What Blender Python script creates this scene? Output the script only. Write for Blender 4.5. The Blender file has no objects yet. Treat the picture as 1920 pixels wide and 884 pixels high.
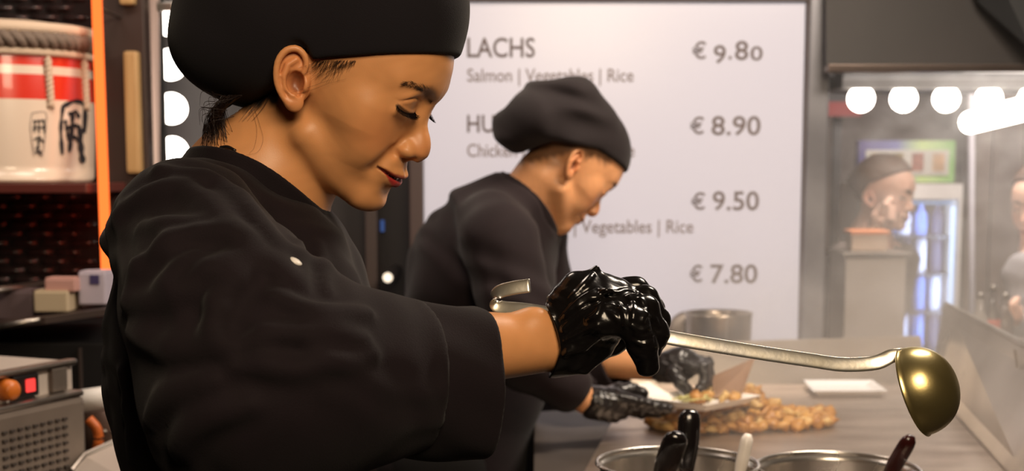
import bpy, bmesh, math, random
import numpy as np
from mathutils import Vector, Matrix, Euler
random.seed(7); np.random.seed(7)
S = bpy.context.scene
# ------------------------------------------------------------------ camera
F_PX, UC, VC, PITCH, CAM_Z = 2600.0, 960.0, 620.0, math.radians(6.5), 1.40
cam_d = bpy.data.cameras.new('camera'); cam = bpy.data.objects.new('camera', cam_d)
S.collection.objects.link(cam); S.camera = cam
cam.location = (0, 0, CAM_Z); cam.rotation_euler = (math.radians(90) - PITCH, 0, 0)
cam_d.sensor_width = 36; cam_d.lens = 36 * F_PX / 1920; cam_d.shift_y = (VC - 442) / 1920
cam_d.clip_start = 0.05; cam_d.clip_end = 60
cam_d.dof.use_dof = True; cam_d.dof.focus_distance = 1.22; cam_d.dof.aperture_fstop = 7.5; cam_d.dof.aperture_blades = 0
# ------------------------------------------------------------------ world, exposure, lamps
S.view_settings.view_transform = 'Standard'; S.view_settings.look = 'None'
S.view_settings.gamma = 1; S.view_settings.use_curve_mapping = False
S.view_settings.exposure = 0.0
S.cycles.use_denoising = True
S.cycles.volume_max_steps = 64; S.cycles.volume_step_rate = 2.0
S.cycles.max_bounces = 8; S.cycles.volume_bounces = 1
W = bpy.data.worlds.new('world'); S.world = W; W.use_nodes = True
W.node_tree.nodes['Background'].inputs[0].default_value = (0.9, 0.8, 0.78, 1)
W.node_tree.nodes['Background'].inputs[1].default_value = 0.10
def lamp(name, loc, target, size, power, col, size_y=None):
    l = bpy.data.lights.new(name, 'AREA'); l.energy = power; l.color = col; l.size = size
    if size_y: l.shape = 'RECTANGLE'; l.size_y = size_y
    o = bpy.data.objects.new(name, l); S.collection.objects.link(o); o.location = loc
    o.rotation_euler = (Vector(target) - Vector(loc)).to_track_quat('-Z', 'Y').to_euler()
    return o
lamp('kitchen_ceiling_lamp', (0.30, -0.15, 2.25), (-0.05, 1.25, 1.40), 0.7, 28, (1.0, 0.78, 0.54))
lamp('griddle_ceiling_lamp', (0.80, 2.05, 2.30), (0.35, 2.6, 1.1), 0.6, 30, (1.0, 0.84, 0.68), 0.3)
lamp('back_ceiling_lamp', (-0.45, 2.35, 2.40), (-0.4, 2.5, 1.0), 0.5, 9, (1.0, 0.82, 0.68))
lamp('hall_ceiling_lamp', (1.6, 4.0, 2.65), (1.5, 4.9, 1.2), 0.8, 80, (1.0, 0.90, 0.84))
lamp('rear_wall_lamp', (-1.05, 2.1, 2.45), (-0.95, 2.9, 1.3), 0.4, 3.2, (1.0, 0.85, 0.75))

# ------------------------------------------------------------------ helpers
def ray(u, v):
    c, s = math.cos(PITCH), math.sin(PITCH); a = (u - UC) / F_PX; e = (VC - v) / F_PX
    return Vector((a, c + e * s, -s + e * c))
def PY(u, v, Y):
    d = ray(u, v); t = Y / d.y; return Vector((d.x * t, Y, CAM_Z + d.z * t))
def PZ(u, v, Z):
    d = ray(u, v); t = (Z - CAM_Z) / d.z; return Vector((d.x * t, d.y * t, Z))
def srgb(r, g, b):
    f = lambda x: (x / 255) / 12.92 if x <= 10 else (((x / 255) + 0.055) / 1.055) ** 2.4
    return (f(r), f(g), f(b), 1)
MATS = {}
def mat(name, col, rough=0.5, metal=0.0, spec=0.5, noise=None, bump=0.0, bump_scale=200, emit=None, emit_s=0, coat=0, sss=0, trans=0, aniso=None, rough_var=0, bump_detail=4, sheen=0):
    m = bpy.data.materials.new(name); m.use_nodes = True; nt = m.node_tree; b = nt.nodes['Principled BSDF']
    b.inputs['Base Color'].default_value = col; b.inputs['Roughness'].default_value = rough
    b.inputs['Metallic'].default_value = metal; b.inputs['Specular IOR Level'].default_value = spec
    b.inputs['Coat Weight'].default_value = coat; b.inputs['Transmission Weight'].default_value = trans
    b.inputs['Sheen Weight'].default_value = sheen
    if sss:
        b.inputs['Subsurface Weight'].default_value = sss; b.inputs['Subsurface Radius'].default_value = (1, .35, .2); b.inputs['Subsurface Scale'].default_value = 0.006
    if emit: b.inputs['Emission Color'].default_value = emit; b.inputs['Emission Strength'].default_value = emit_s
    tc = nt.nodes.new('ShaderNodeTexCoord')
    if noise:
        col2, sc = noise[:2]; n = nt.nodes.new('ShaderNodeTexNoise'); n.inputs['Scale'].default_value = sc; n.inputs['Detail'].default_value = 5
        mp = nt.nodes.new('ShaderNodeMapping'); nt.links.new(tc.outputs['Object'], mp.inputs[0]); nt.links.new(mp.outputs[0], n.inputs['Vector'])
        if len(noise) > 2: mp.inputs['Scale'].default_value = noise[2]
        r = nt.nodes.new('ShaderNodeValToRGB'); r.color_ramp.elements[0].position = .35; r.color_ramp.elements[1].position = .68
        r.color_ramp.elements[0].color = col; r.color_ramp.elements[1].color = col2
        nt.links.new(n.outputs[0], r.inputs[0]); nt.links.new(r.outputs[0], b.inputs['Base Color'])
        if rough_var:
            mr = nt.nodes.new('ShaderNodeMapRange'); mr.inputs[3].default_value = rough - rough_var; mr.inputs[4].default_value = rough + rough_var
            nt.links.new(n.outputs[0], mr.inputs[0]); nt.links.new(mr.outputs[0], b.inputs['Roughness'])
    if bump:
        n = nt.nodes.new('ShaderNodeTexNoise'); n.inputs['Scale'].default_value = bump_scale; n.inputs['Detail'].default_value = bump_detail
        if aniso:
            mp = nt.nodes.new('ShaderNodeMapping'); mp.inputs['Scale'].default_value = aniso; nt.links.new(tc.outputs['Object'], mp.inputs[0]); nt.links.new(mp.outputs[0], n.inputs['Vector'])
        else: nt.links.new(tc.outputs['Object'], n.inputs['Vector'])
        bp = nt.nodes.new('ShaderNodeBump'); bp.inputs['Strength'].default_value = bump; bp.inputs['Distance'].default_value = 0.002
        nt.links.new(n.outputs[0], bp.inputs['Height']); nt.links.new(bp.outputs[0], b.inputs['Normal'])
    MATS[name] = m; return m
def emis(name, col, s):
    m = bpy.data.materials.new(name); m.use_nodes = True; nt = m.node_tree; nt.nodes.clear()
    e = nt.nodes.new('ShaderNodeEmission'); e.inputs[0].default_value = col; e.inputs[1].default_value = s
    o = nt.nodes.new('ShaderNodeOutputMaterial'); nt.links.new(e.outputs[0], o.inputs[0]); return m
def tag(o, label=None, cat=None, group=None, kind=None):
    if label: o['label'] = label
    if cat: o['category'] = cat
    if group: o['group'] = group
    if kind: o['kind'] = kind
    return o
def thing(name, loc, label, cat, group=None, rz=0):
    o = bpy.data.objects.new(name, None); S.collection.objects.link(o); o.empty_display_size = .05
    o.location = loc; o.rotation_euler = (0, 0, rz); return tag(o, label, cat, group)
def link(name, me, m=None, parent=None, loc=None, rot=None, smooth=False):
    o = bpy.data.objects.new(name, me); S.collection.objects.link(o)
    if m is not None and not len(me.materials): me.materials.append(m)
    if loc is not None: o.location = loc
    if rot is not None: o.rotation_euler = rot
    if smooth and len(me.polygons): me.polygons.foreach_set('use_smooth', [True] * len(me.polygons))
    if parent is not None: o.parent = parent
    return o
def world_child(o, parent):
    """parent o (built in world coordinates) to an Empty that only has a location / z-rotation"""
    o.parent = parent
    o.matrix_parent_inverse = (Matrix.Translation(parent.location) @ parent.rotation_euler.to_matrix().to_4x4()).inverted()
    return o
def bm_mesh(bm, name='m', recalc=True):
    if recalc: bmesh.ops.recalc_face_normals(bm, faces=bm.faces)
    me = bpy.data.meshes.new(name); bm.to_mesh(me); bm.free(); return me
def box_me(sx, sy, sz, bev=0.0, seg=2, centre=(0, 0, 0)):
    bm = bmesh.new(); bmesh.ops.create_cube(bm, size=1)
    for v in bm.verts: v.co = Vector((v.co.x * sx + centre[0], v.co.y * sy + centre[1], v.co.z * sz + centre[2]))
    if bev: bmesh.ops.bevel(bm, geom=bm.edges[:], offset=bev, segments=seg, profile=.6, affect='EDGES')
    return bm_mesh(bm)
def prism_me(poly, z0, z1, bev=0.0):
    """poly: list of (x, y), counter-clockwise"""
    bm = bmesh.new(); a = [bm.verts.new((x, y, z0)) for x, y in poly]; b = [bm.verts.new((x, y, z1)) for x, y in poly]
    bm.faces.new(a[::-1]); bm.faces.new(b); n = len(poly)
    for i in range(n): bm.faces.new((a[i], a[(i + 1) % n], b[(i + 1) % n], b[i]))
    if bev: bmesh.ops.bevel(bm, geom=bm.edges[:], offset=bev, segments=2, profile=.6, affect='EDGES')
    return bm_mesh(bm)
def slab_me(pts, thick, bev=0.0):
    """a plate with the given 3-D outline (planar), extruded by vector thick"""
    bm = bmesh.new(); t = Vector(thick); a = [bm.verts.new(p) for p in pts]; b = [bm.verts.new(Vector(p) + t) for p in pts]
    bm.faces.new(a[::-1]); bm.faces.new(b); n = len(pts)
    for i in range(n): bm.faces.new((a[i], a[(i + 1) % n], b[(i + 1) % n], b[i]))
    if bev: bmesh.ops.bevel(bm, geom=bm.edges[:], offset=bev, segments=2, affect='EDGES')
    return bm_mesh(bm)
def lathe_me(prof, n=48, closed=False):
    bm = bmesh.new(); rings = []
    for r, z in prof:
        rings.append([bm.verts.new((0, 0, z))] if r < 1e-6 else [bm.verts.new((r * math.cos(2 * math.pi * k / n), r * math.sin(2 * math.pi * k / n), z)) for k in range(n)])
    pairs = list(zip(rings, rings[1:])) + ([(rings[-1], rings[0])] if closed else [])
    for a, b in pairs:
        if len(a) == 1 and len(b) == 1: continue
        for k in range(n):
            k2 = (k + 1) % n
            if len(a) == 1: bm.faces.new((a[0], b[k], b[k2]))
            elif len(b) == 1: bm.faces.new((a[k], b[0], a[k2]))
            else: bm.faces.new((a[k], b[k], b[k2], a[k2]))
    return bm_mesh(bm)
def tube_me(pts, rad, n=12, flat=None, up=(0, 0, 1), cap=True):
    """swept tube; rad number or list; flat = (ratio along up) for strap-like sections"""
    pts = [Vector(p) for p in pts]; m = len(pts); R = rad if isinstance(rad, (list, tuple)) else [rad] * m
    FL = flat if isinstance(flat, (list, tuple)) else [flat or 1.0] * m
    bm = bmesh.new(); rings = []; up = Vector(up)
    for i, p in enumerate(pts):
        t = (pts[min(i + 1, m - 1)] - pts[max(i - 1, 0)]).normalized()
        s = t.cross(up); s = s.normalized() if s.length > 1e-4 else Vector((1, 0, 0)); w = s.cross(t).normalized()
        rings.append([bm.verts.new(p + s * R[i] * math.cos(2 * math.pi * k / n) + w * R[i] * FL[i] * math.sin(2 * math.pi * k / n)) for k in range(n)])
    for a, b in zip(rings, rings[1:]):
        for k in range(n): bm.faces.new((a[k], a[(k + 1) % n], b[(k + 1) % n], b[k]))
    if cap: bm.faces.new(rings[0][::-1]); bm.faces.new(rings[-1])
    return bm_mesh(bm)
def spline(pts, n=24):
    """Catmull-Rom through points (any dimension)"""
    P = np.array([list(p) for p in pts], float); P = np.vstack([2 * P[0] - P[1], P, 2 * P[-1] - P[-2]]); out = []
    segs = len(P) - 3
    for i in range(n + 1):
        t = i / n * segs; k = min(int(t), segs - 1); t -= k; a, b, c, d = P[k:k + 4]
        out.append(0.5 * ((2 * b) + (-a + c) * t + (2 * a - 5 * b + 4 * c - d) * t * t + (-a + 3 * b - 3 * c + d) * t ** 3))
    return np.array(out)
def sphere_me(r, seg=24, rings=16, sc=(1, 1, 1)):
    bm = bmesh.new(); bmesh.ops.create_uvsphere(bm, u_segments=seg, v_segments=rings, radius=r)
    for v in bm.verts: v.co = Vector((v.co.x * sc[0], v.co.y * sc[1], v.co.z * sc[2]))
    return bm_mesh(bm)
def text_obj(name, body, loc, width=None, height=None, m=None, parent=None, bold=0.0, depth=0.0006):
    """flat lettering facing -Y; loc = left end of the baseline; scaled to width (m) or height of the whole text"""
    c = bpy.data.curves.new(name, 'FONT'); c.body = body; c.size = 1; c.offset = bold; c.extrude = 0; c.resolution_u = 4
    o = bpy.data.objects.new(name, c); S.collection.objects.link(o); bpy.context.view_layer.update()
    me = bpy.data.meshes.new_from_object(o.evaluated_get(bpy.context.evaluated_depsgraph_get())); bpy.data.objects.remove(o)
    co = np.empty(len(me.vertices) * 3); me.vertices.foreach_get('co', co); co = co.reshape(-1, 3)
    co[:, 0] -= co[:, 0].min(); sx = sy = None
    if width: sx = width / co[:, 0].max()
    if height: sy = height / co[:, 1].max()
    sx = sx or sy; sy = sy or sx
    v = np.stack([co[:, 0] * sx, np.zeros(len(co)), co[:, 1] * sy], 1); me.vertices.foreach_set('co', v.ravel()); me.update()
    me.materials.clear()
    return link(name, me, m, parent, loc)
# ------------------------------------------------------------------ materials
STEEL = mat('brushed_steel', srgb(168, 160, 152), .33, 1, bump=.12, bump_scale=60, aniso=(3, 60, 3), noise=(srgb(140, 132, 124), 9), rough_var=.08)
STEEL_D = mat('worn_steel', srgb(140, 130, 122), .5, .7, noise=(srgb(112, 102, 94), 7), rough_var=.1, bump=.15, bump_scale=90)
GRID = mat('griddle_steel', srgb(176, 160, 146), .38, .8, noise=(srgb(140, 122, 108), 6, (1, 3, 1)), rough_var=.12, bump=.1, bump_scale=50)
POT = mat('pot_steel', srgb(204, 198, 192), .27, .9, noise=(srgb(178, 170, 162), 12), rough_var=.07, bump=.05, bump_scale=40)
BRASS = mat('greasy_steel', srgb(206, 190, 134), .30, .92, noise=(srgb(186, 164, 104), 18), rough_var=.08, bump=.06, bump_scale=120)
BLACKPL = mat('black_plastic', srgb(26, 22, 22), .3)
DARKWALL = mat('dark_painted_wall', srgb(38, 30, 29), .6, noise=(srgb(30, 24, 23), 3))
DARKPANEL = mat('dark_brown_panel', srgb(58, 42, 36), .5, noise=(srgb(48, 34, 30), 6, (1, 1, .2)))
FLOORM = mat('dark_floor', srgb(48, 42, 40), .5, noise=(srgb(36, 31, 30), 5))
WHITEPL = mat('white_plastic', srgb(225, 220, 214), .4)
# ------------------------------------------------------------------ setting
def struct(name, me, m, **k): return tag(link(name, me, m, **k), kind='structure')
struct('floor', box_me(8, 12, .05, centre=(0, 3, -.025)), FLOORM)
struct('ceiling', box_me(8, 12, .05, centre=(0, 3, 2.825)), mat('dark_ceiling', srgb(44, 36, 34), .7))
struct('wall_back', box_me(1.95, .1, 2.8, centre=(-.23, 3.62, 1.4)), DARKWALL)
struct('wall_left', box_me(.1, 12, 2.8, centre=(-2.6, 3, 1.4)), DARKWALL)
struct('wall_rear', box_me(8, .1, 2.8, centre=(0, -2.6, 1.4)), DARKWALL)
struct('wall_hall', box_me(5.4, .1, 2.8, centre=(2.3, 6.6, 1.4)), mat('hall_wall', srgb(92, 78, 70), .6, noise=(srgb(72, 60, 54), 2.5)))
struct('wall_right', box_me(.1, 12, 2.8, centre=(3.4, 3, 1.4)), DARKWALL)
struct('wall_barrel', box_me(1.5, .1, 2.8, centre=(-1.92, 3.35, 1.4)), DARKWALL)
# ------------------------------------------------------------------ menu board
BY = 3.40
b0, b1 = PY(792, 4, BY), PY(1511, 4, BY); bb = PY(1508, 690, BY).z
brd = thing('menu_board', (0, BY, 0), 'tall white backlit menu board with grey dish names and euro prices behind the chefs', 'menu board')
def on(par, o): return world_child(o, par)
BOARD = mat('backlit_acrylic', srgb(172, 170, 182), .25, emit=srgb(226, 220, 228), emit_s=.36)
on(brd, link('panel', box_me(b1.x - b0.x, .02, b0.z - bb, .002, centre=((b0.x + b1.x) / 2, BY + .012, (b0.z + bb) / 2)), BOARD))
FRM = mat('dark_frame_metal', srgb(92, 80, 76), .35, .6)
fw = .036
on(brd, link('frame_side', box_me(.034, .05, b0.z - bb + .04, .004, centre=(b0.x - .017, BY + .01, (b0.z + bb) / 2)), mat('dark_frame_paint', srgb(74, 60, 58), .45)))
on(brd, link('frame_side', box_me(.04, .05, b0.z - bb + .04, .004, centre=(b1.x + .021, BY + .01, (b0.z + bb) / 2)), FRM))
on(brd, link('frame_top', box_me(b1.x - b0.x + .07, .05, .02, .003, centre=((b0.x + b1.x) / 2, BY + .01, b0.z + .0105)), MATS['dark_frame_paint']))
INK = mat('menu_ink', srgb(104, 92, 92), .6); INK2 = mat('menu_ink_light', srgb(134, 122, 122), .6)
def write(body, u0, u1, vb, ht, m, bold, name):
    a = PY(u0, vb, BY - .0005); b = PY(u1, vb, BY - .0005); k = (b.x - a.x) / (u1 - u0)
    a.y = BY + .0005
    o = text_obj(name, body, a, b.x - a.x, ht * k if ht else None, m, None, bold); return on(brd, o)
write('LACHS', 876, 1003, 107, 36, INK, .012, 'lettering')
write('Salmon | Vegetables | Rice', 876, 1188, 153, 24, INK2, .008, 'lettering')
write('HUHN', 876, 985, 248, 32, INK, .012, 'lettering')
write('Chicken | Vegetables | Rice', 876, 1190, 294, 24, INK2, .008, 'lettering')
write('n | Vegetables | Rice', 1052, 1300, 437, 24, INK2, .008, 'lettering')
def price(parts):
    for ch, u0, u1, vb, ht in parts: write(ch, u0, u1, vb, ht, INK, .012, 'lettering')
price([('€', 1298, 1324, 110, 32), ('9', 1338, 1361, 118, 33), ('.', 1366, 1372, 111, 6), ('8', 1378, 1403, 112, 35), ('0', 1407, 1430, 113, 26)])
price([('€', 1294, 1320, 251, 32), ('8.90', 1334, 1426, 253, 35)])
price([('€', 1296, 1322, 393, 32), ('9.50', 1336, 1423, 394, 35)])
price([('€', 1293, 1317, 529, 32), ('7.80', 1332, 1420, 531, 35)])
# metal post beside the board, and the posts behind the chefs
struct('trim_1', box_me(.05, .06, 2.8, .004, centre=(PY(1534, 300, 3.36).x, 3.40, 1.4)), mat('grey_post', srgb(140, 140, 146), .4, .5, noise=(srgb(104, 104, 110), 4)))
struct('trim_2', box_me(.03, .05, 2.8, .004, centre=(PY(690, 450, 3.4).x, 3.5, 1.4)), mat('brown_post', srgb(60, 48, 44), .5))
lk = thing('indicator_lamp', PY(727, 521, 3.3), 'small round glowing white lamp on the dark wall between the two chefs', 'lamp')
link('lens', sphere_me(.0115, 16, 12), emis('lamp_white', (1, .82, .62, 1), 1.6), lk)
link('housing', lathe_me([(0, 0), (.016, 0), (.016, .25), (0, .25)], 20), BLACKPL, lk, (0, .006, 0), (-math.pi / 2, 0, 0))
bl_ = tag(link('status_light', box_me(.010, .006, .03, .002, centre=(0, 0, 0)), emis('blue_led', (.12, .22, .6, 1), .35), loc=PY(717, 424, 3.55)), 'dim blue status light on the dark back wall', 'light')  # blue reflection on the wall, imitated by a small glowing box

# ------------------------------------------------------------------ bulb strips
GLOBE = emis('lamp_globe', (1, .90, .80, 1), 11.0)
def globe_strip(name, base, direction, n, step, r, out, label):
    """a channel with globe lamps; direction = unit vector along it, out = where the globes point"""
    d, o_ = Vector(direction), Vector(out); root = thing(name, base, label, 'light strip')
    L = step * n
    sz = [abs(d[i]) * L + abs(o_[i]) * .03 + (0.05 if i == 1 else 0) for i in range(3)]
    link('channel', box_me(*sz, .003, centre=d * (L / 2 - step / 2) - o_ * .014), mat('strip_enamel', srgb(110, 106, 102), .5), root)
    for i in range(n):
        rot = o_.to_track_quat('Z', 'Y').to_euler()
        pr = [(0, .002), (r * .62, .002)] + [(r * math.sin(a), r * .78 + r * -math.cos(a)) for a in np.linspace(.67, math.pi, 14)[:-1]] + [(0, r * 1.78)]
        g = link('globe_bulb', lathe_me(pr, 28), GLOBE, root, d * (i * step), rot, True)
        link('bulb_collar', lathe_me([(0, 0), (r * .7, 0), (r * .7, .006), (0, .006)], 20), MATS['strip_enamel'], g, (0, 0, -.003))
    return root
a, b = PY(1615, 166, 4.2), PY(1695, 166, 4.2)
globe_strip('globe_light_strip', a, (1, 0, 0), 8, b.x - a.x, .0395, (0, 0, -1), 'horizontal strip of round glowing globe bulbs hanging under the extractor hood')
a = PY(306, 448, 3.4); st = PY(306, 62, 3.4).z - PY(306, 145, 3.4).z
globe_strip('globe_light_strip', a, (0, 0, 1), 10, st, .0375, (1, 0, 0), 'vertical strip of glowing globe bulbs behind the woman\'s cap')
# tube light
t0, t1 = PY(1818, 230, 3.9), PY(1990, 186, 3.4)
tl = thing('tube_lamp', t0, 'slanted glowing white tube lamp at the upper right below the hood', 'lamp')
on(tl, link('tube', tube_me(spline([t0, t0.lerp(t1, .5), t1], 8), .031, 20), GLOBE, smooth=True))
for q in (.9,):
    p = t0.lerp(t1, q); on(tl, link('hanger', tube_me([p, p + Vector((0, 0, .9))], .004, 8), FRM))
on(tl, link('end_cap', tube_me([t1, t1.lerp(t0, -.03)], .034, 20), WHITEPL))
# ------------------------------------------------------------------ extractor hood
hd = thing('extractor_hood', (1.3, 3.2, 1.62), 'large dark brown extractor hood above the griddle with a thin metal rim', 'extractor hood')
HOOD = mat('hood_enamel', srgb(32, 24, 22), .6, .0, noise=(srgb(26, 20, 18), 4))
hz = PY(1548, 132, 3.3).z; hx = PY(1550, 100, 3.3).x
def hoodface(p): return [Vector(q) for q in p]
on(hd, link('canopy', slab_me([(hx, 3.30, hz + .015), (hx, 3.46, 2.75), (2.6, 3.46, 2.75), (2.6, 3.30, hz + .015)], (0, .02, 0)), HOOD))
on(hd, link('canopy_cheek', slab_me([(PY(1858, 0, 3.2).x, 3.29, PY(1858, -2, 3.2).z), (PY(1936, 128, 3.2).x, 3.22, hz + .04), (2.6, 3.22, hz + .04), (2.6, 3.40, 2.7), (PY(1858, 0, 3.2).x - .35, 3.40, 2.7)], (0, -.012, 0)), mat('hood_cheek_enamel', srgb(20, 22, 24), .5)))
on(hd, link('rim', box_me(2.6 - hx, .05, .018, .003, centre=((2.6 + hx) / 2, 3.305, hz + .004)), mat('hood_rim_steel', srgb(96, 84, 78), .4, .8)))
fx0, fx1 = PY(1586, 150, 4.2), PY(2000, 150, 4.2)
pn = tag(link('ceiling_duct', box_me(fx1.x - fx0.x, .35, .05, .006, centre=((fx0.x + fx1.x) / 2, 4.42, fx0.z + .005)), mat('grey_duct', srgb(104, 102, 100), .6, .3)), 'long pale grey duct box above the row of globe bulbs', 'duct')
sp_ = thing('red_sign', PY(1563, 178, 4.9), 'small dark and red sign beside the metal post below the hood', 'sign')
link('board', box_me(.16, .02, .17, .002), mat('sign_black', srgb(28, 24, 24), .6), sp_, (.02, 0, .02))
link('red_stripe', box_me(.15, .006, .05, .001), mat('sign_red', srgb(98, 24, 22), .7), sp_, (.02, -.013, -.05))
link('sign_post', box_me(.03, .02, sp_.location.z + .05, .002, centre=(.02, .021, -sp_.location.z / 2 + .025)), MATS['sign_black'], sp_)
# ------------------------------------------------------------------ drinks fridge
FY = 5.5
f0, f1 = PY(1622, 345, FY), PY(1806, 345, FY); fr = thing('drinks_fridge', ((f0.x + f1.x) / 2, FY, 0), 'tall white drinks fridge with a glass door and blue lit bottles', 'fridge')
fw_, fh = f1.x - f0.x, f0.z
FRW = mat('fridge_white', srgb(214, 206, 200), .4)
d0, d1 = PY(1640, 374, FY), PY(1790, 600, FY); dz0, dz1 = .25, d0.z
dxa, dxb = d0.x - fr.location.x, d1.x - fr.location.x
for nm, (x0, x1, z0, z1) in {'cabinet_side': (-fw_ / 2, dxa, 0, fh), 'cabinet_side.001': (dxb, fw_ / 2, 0, fh), 'cabinet_top': (dxa, dxb, dz1, fh), 'cabinet_base': (dxa, dxb, 0, dz0)}.items():
    link(nm, box_me(x1 - x0, .5, z1 - z0, centre=((x0 + x1) / 2, .25, (z0 + z1) / 2)), FRW, fr)
link('cabinet_back', box_me(dxb - dxa, .02, dz1 - dz0, centre=((dxa + dxb) / 2, .48, (dz0 + dz1) / 2)), mat('fridge_back', srgb(110, 118, 160), .5), fr)
BLUEB = mat('blue_bottle', srgb(120, 150, 226), .3); DB = mat('dark_bottle', srgb(84, 78, 100), .3); CB = mat('clear_bottle', srgb(214, 218, 240), .3)
fl_l = lamp('fridge_lamp', (fr.location.x, FY + .05, fh - .06), (fr.location.x, FY + .2, .3), .28, 3.0, (.72, .82, 1), .04)
fl_2 = lamp('fridge_side_lamp', (fr.location.x + dxb - .03, FY + .03, .85), (fr.location.x - .02, FY + .25, .85), .03, 2.5, (.72, .82, 1), .7)
bot = lathe_me([(0, 0), (.024, 0), (.026, .01), (.026, .13), (.011, .17), (.010, .2), (0, .2)], 14)
for si, zs in enumerate((PY(1700, 447, FY).z, PY(1700, 520, FY).z, PY(1700, 592, FY).z, PY(1700, 665, FY).z)):
    link('wire_shelf', box_me(dxb - dxa, .36, .008, centre=((dxa + dxb) / 2, .26, zs)), mat('shelf_dark', srgb(60, 58, 66), .5) if si == 0 else MATS['shelf_dark'], fr)
    for k in range(5):
        o = bpy.data.objects.new('bottle', bot.copy() if k % 5 < 3 and si == 0 else bot); S.collection.objects.link(o)
        me = bot.copy(); me.materials.append((DB, BLUEB, CB, BLUEB, DB, CB)[(k + si * 2) % 6]); o.data = me; o.location = (fr.location.x + dxa + .035 + k * (dxb - dxa - .07) / 4, FY + .16, zs + .006)
        o.scale.z = 1 if si else .62
        tag(o, '%s bottle, %s from the left on the %s shelf of the drinks fridge' % (('dark', 'blue lit', 'clear', 'blue lit', 'dark', 'clear')[(k + si * 2) % 6], ('first', 'second', 'third', 'fourth', 'fifth')[k], ('top', 'second', 'third', 'lowest')[si]), 'bottle', 'bottles in the drinks fridge')
led = link('led_strip', box_me(.016, .01, dz1 - dz0 - .06, .002, centre=(dxb - .012, .03, (dz0 + dz1) / 2)), emis('led_cold', (.62, .75, 1, 1), 2.2), fr)
link('led_strip', box_me(dxb - dxa - .03, .01, .012, .002, centre=((dxa + dxb) / 2, .03, dz1 - .014)), emis('led_cold_dim', (.5, .65, 1, 1), .8), fr)
GLASS = bpy.data.materials.new('door_glass'); GLASS.use_nodes = True
_n = GLASS.node_tree; _n.nodes.clear(); _t = _n.nodes.new('ShaderNodeBsdfTransparent'); _g = _n.nodes.new('ShaderNodeBsdfGlossy'); _g.inputs['Roughness'].default_value = .03
_f = _n.nodes.new('ShaderNodeFresnel'); _mx = _n.nodes.new('ShaderNodeMixShader'); _o = _n.nodes.new('ShaderNodeOutputMaterial'); _t.inputs[0].default_value = (.93, .95, .96, 1)
_n.links.new(_f.outputs[0], _mx.inputs[0]); _n.links.new(_t.outputs[0], _mx.inputs[1]); _n.links.new(_g.outputs[0], _mx.inputs[2]); _n.links.new(_mx.outputs[0], _o.inputs[0])
dr = link('door', box_me(dxb - dxa, .006, dz1 - dz0, centre=((dxa + dxb) / 2, .003, (dz0 + dz1) / 2)), GLASS, fr)
link('door_handle', box_me(.012, .02, .3, .004, centre=(dxa + .012, -.012, dz0 + .75)), MATS['shelf_dark'], dr)
# illuminated header sign on the fridge
h0, h1 = PY(1619, 264, FY), PY(1800, 344, FY); hs = thing('fridge_header_sign', ((h0.x + h1.x) / 2, FY + .1, h1.z), 'lit sign with purple to green border and four pictures on the drinks fridge', 'sign')
hw, hh = h1.x - h0.x, h0.z - h1.z
gm = bpy.data.materials.new('sign_border'); gm.use_nodes = True; nt = gm.node_tree; bs = nt.nodes['Principled BSDF']
tc = nt.nodes.new('ShaderNodeTexCoord'); sx = nt.nodes.new('ShaderNodeSeparateXYZ'); cr = nt.nodes.new('ShaderNodeValToRGB'); nt.links.new(tc.outputs['Generated'], sx.inputs[0]); nt.links.new(sx.outputs[0], cr.inputs[0])
cr.color_ramp.elements[0].color = srgb(66, 56, 104); cr.color_ramp.elements[1].color = srgb(110, 156, 84); e_ = cr.color_ramp.elements.new(.4); e_.color = srgb(110, 110, 150)
e_ = cr.color_ramp.elements.new(.65); e_.color = srgb(170, 190, 120)
nt.links.new(cr.outputs[0], bs.inputs['Base Color']); nt.links.new(cr.outputs[0], bs.inputs['Emission Color']); bs.inputs['Emission Strength'].default_value = .06; bs.inputs['Roughness'].default_value = .8; bs.inputs['Specular IOR Level'].default_value = .1
link('border', box_me(hw, .06, hh, .004, centre=(0, 0, hh / 2 + .002)), gm, hs)
link('face', box_me(hw * .86, .01, hh * .60, .001, centre=(0, -.034, hh * .49)), mat('sign_face', srgb(170, 164, 154), .8, spec=.1, emit=srgb(200, 190, 178), emit_s=.06), hs)
for k, c in enumerate(((150, 120, 70), (120, 100, 60), (150, 88, 66), (190, 150, 110))):
    link('picture', box_me(hw * .12, .004, hh * .42, .0005, centre=(-hw * .32 + k * hw * .213, -.041, hh * .5)), mat('sign_picture_%s' % 'abcd'[k], srgb(*c), .8, spec=.1, noise=(srgb(c[0] - 40, c[1] - 30, c[2] - 20), 30)), hs)
lt = text_obj('lettering', '· · · · ·', Vector((-hw * .2, -.0345, hh * .88)), hw * .4, None, WHITEPL, hs) if False else None
# wood panel wall at the right
wp = struct('wall_panelled', box_me(1.6, .06, 2.6, centre=(PY(1815, 400, 5.9).x + .8, 5.95, 1.3)), mat('panel_wood_dark', srgb(84, 68, 58), .6))
PW = mat('panel_wood', srgb(112, 94, 82), .55, noise=(srgb(90, 74, 64), 5, (3, 1, .25)))
x = PY(1812, 400, 5.9).x; k = 0
while k < 9:
    w_ = .10 + .03 * ((k * 7) % 3); link('panel', box_me(w_ - .008, .02 + .008 * (k % 2), 2.58, .003, centre=(x + w_ / 2 - wp.location.x, 5.91, 1.3)), PW, wp); x += w_; k += 1
pp = tag(link('steel_pole', tube_me([PY(1822, 100, 5.2), PY(1822, 900, 5.2)], .011, 14), mat('pole_paint', srgb(170, 164, 170), .6), smooth=True), 'slim pale steel pole between the drinks fridge and the panelled wall', 'pole')
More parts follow.
